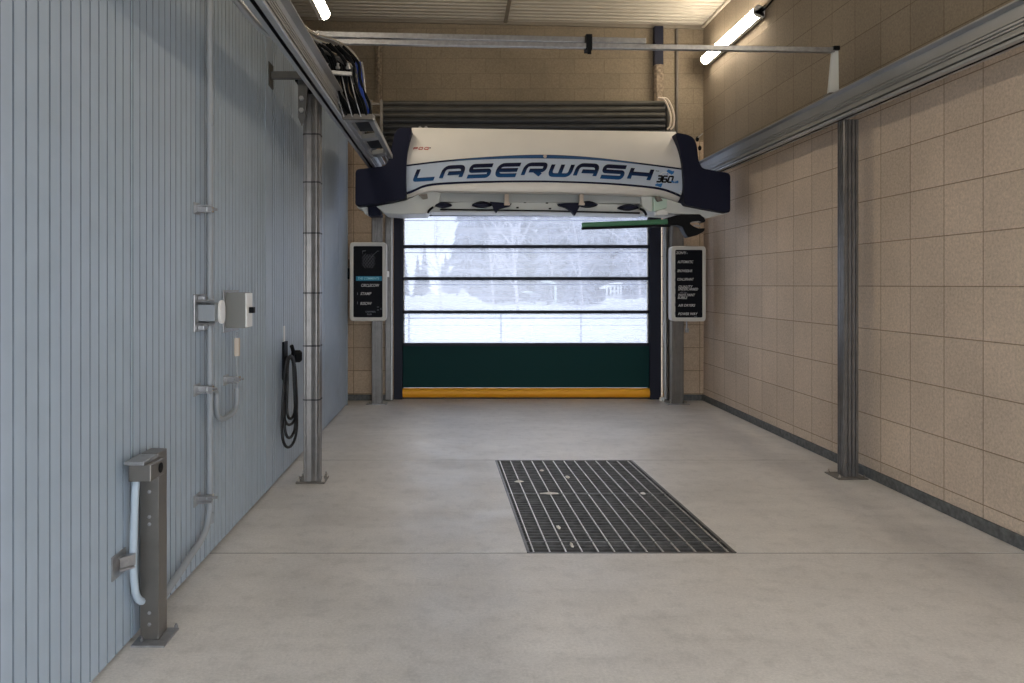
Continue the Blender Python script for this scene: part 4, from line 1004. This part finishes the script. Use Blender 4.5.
for row, (Y, h0, h1, step, mm) in enumerate(((66, 9.0, 13.0, 25, 'frost_tree2'), (80, 14, 19, 22, 'frost_tree'), (96, 19, 25, 20, 'frost_tree'))):
    px = 372+row*6
    while px < 690:
        h = R.uniform(h0, h1); x = at(px, 0, Y).x
        if px < 458: h *= .30 if row else .4
        if px < 470 and row == 0 and R.random() < .4: px += step; continue
        fir(x, Y+R.uniform(-4, 4), h, h*.15, M[mm], ['pale frosted fir in the nearest row of the forest outside the door', 'frosted fir in the middle row of the forest outside the door', 'tall dark frosted fir in the farthest row of the forest'][row], ['nearest row of firs outside', 'middle row of firs outside', 'farthest row of firs outside'][row], seed+k)
        k += 1; px += step*R.uniform(.75, 1.2)
bare(at(518,0,44).x, 44, 8.5, 'pale bare birch with spreading branches at the centre of the door view', None, 3)
bare(at(441,0,50).x, 50, 7.0, 'pale bare tree outside rising behind the lumpy snow bank', None, 9, spread=.55)
bare(at(494,0,57).x, 57, 8.0, 'slender bare tree just left of the central pale birch', None, 21, spread=.5)
bare(at(583,0,60).x, 60, 8.5, 'bare tree outside between the taller curved lamp post and the shelter', None, 14, spread=.6)
bare(at(551,0,64).x, 64, 9.5, 'bare tree outside behind the taller curved lamp post', None, 33, spread=.6)
bare(at(640,0,58).x, 58, 8.5, 'bare tree outside at the right edge of the door glass', None, 41, spread=.6)
# lamp posts
for px, pyt, Y, lab in ((555.5, 281.5, 63, 'taller pale curved lamp post outside the door'), (534.5, 292, 66, 'shorter pale curved lamp post outside, left of the taller one')):
    t_ = thing('lamp_post', lab, 'lamp post', (at(px,0,Y).x, Y, 0)); g = at(px, 305, Y); tp = at(px, pyt, Y)
    mb = MB(); s_ = Y/F
    mb.tube(smooth_path([(g.x,Y,-.05),(g.x,Y,tp.z-.6),(g.x-.05,Y,tp.z-.25),(g.x-.35,Y,tp.z-.05),(g.x-.9,Y,tp.z)]), .11, 8); build('pole', mb, M['lamp_pole'], t_, smooth=True)
    mb = MB(); mb.box(g.x-1.2,g.x-.85,Y-.1,Y+.1,tp.z-.06,tp.z+.04); build('lamp_head', mb, M['lamp_pole'], t_, bevel=.02)
# shelter
Y = 54; sx_ = lambda px: at(px,0,Y).x; sz = lambda py: at(0,py,Y).z
t_ = thing('shelter', 'small white open shelter with a sloping roof on the snow bank outside', 'shelter', (sx_(612), Y, 0))
mb = MB(); mb.prism([(sx_(601.5),Y-.9,sz(289)),(sx_(619.5),Y-.9,sz(284)),(sx_(619.5),Y-.9,sz(282.2)),(sx_(610),Y-.9,sz(284)),(sx_(601.5),Y-.9,sz(287.6))], (0,1.8,0)); build('roof', mb, M['shed_white'], t_)
for px in (605, 608.6, 612.4, 616, 618.6):
    mb = MB(); mb.box(sx_(px)-.055,sx_(px)+.055,Y-.75,Y-.6,-.05,sz(287.5-(px-605)*.22)+.0); build('post', mb, M['shed_white'], t_)
mb = MB(); mb.box(sx_(608.4),sx_(616.2),Y-.72,Y-.64,sz(291.5),sz(290.2)); build('rail', mb, M['shed_white'], t_)
mb = MB(); mb.box(sx_(604.6),sx_(618.6),Y-.3,Y+.6,-.05,sz(288.4)); build('back_wall', mb, M['shed_dark'], t_)
mb = MB(); mb.box(sx_(607),sx_(612),Y-.75,Y-.55,-.05,sz(296)); build('low_wall', mb, M['shed_white'], t_)
# fence
fe = thing('wire_fence', 'thin wire fence with grey posts across the snow just outside the door', 'fence', (1, 22.3, 0))
for px in (345, 409, 501, 581, 668, 760):
    x = at(px,0,22.3).x; mb = MB(); mb.cyl((x,22.3,-.05),(x,22.3,.86),.022,8); build('post', mb, M['fence'], fe, smooth=True)
for z in (.50, .84):
    mb = MB(); mb.cyl((at(345,0,22.3).x,22.3,z),(at(760,0,22.3).x,22.3,z),.006,6); build('wire', mb, M['fence'], fe)

# ------------------------------------------------------------------ light
w = bpy.data.worlds.new('overcast_sky'); sc.world = w; w.use_nodes = True
bg = w.node_tree.nodes['Background']; bg.inputs[0].default_value = (.88, .94, 1.0, 1); bg.inputs[1].default_value = 3.0
sun = bpy.data.lights.new('sun', 'SUN'); sun.energy = 2.6; sun.angle = .7; sun.color = (1, .96, .9)
so = bpy.data.objects.new('sun', sun); COL.objects.link(so); so.rotation_euler = (math.radians(-60), 0, math.radians(4))

# ------------------------------------------------------------------ camera
cam = bpy.data.cameras.new('camera'); co = bpy.data.objects.new('camera', cam); COL.objects.link(co)
co.location = (0, 0, H); co.rotation_euler = (PI/2, 0, 0); cam.sensor_width = 36; cam.lens = F/1024*36
cam.shift_x = (512-VX)/1024; cam.shift_y = -(341.5-VY)/1024; cam.clip_start = .05; cam.clip_end = 600
sc.camera = co
vs_ = sc.view_settings; vs_.view_transform = 'Standard'; vs_.look = 'None'; vs_.exposure = .78; vs_.gamma = 1; vs_.use_curve_mapping = False
sc.cycles.use_denoising = True
sc.cycles.max_bounces = 12; sc.cycles.diffuse_bounces = 6; sc.cycles.transparent_max_bounces = 12
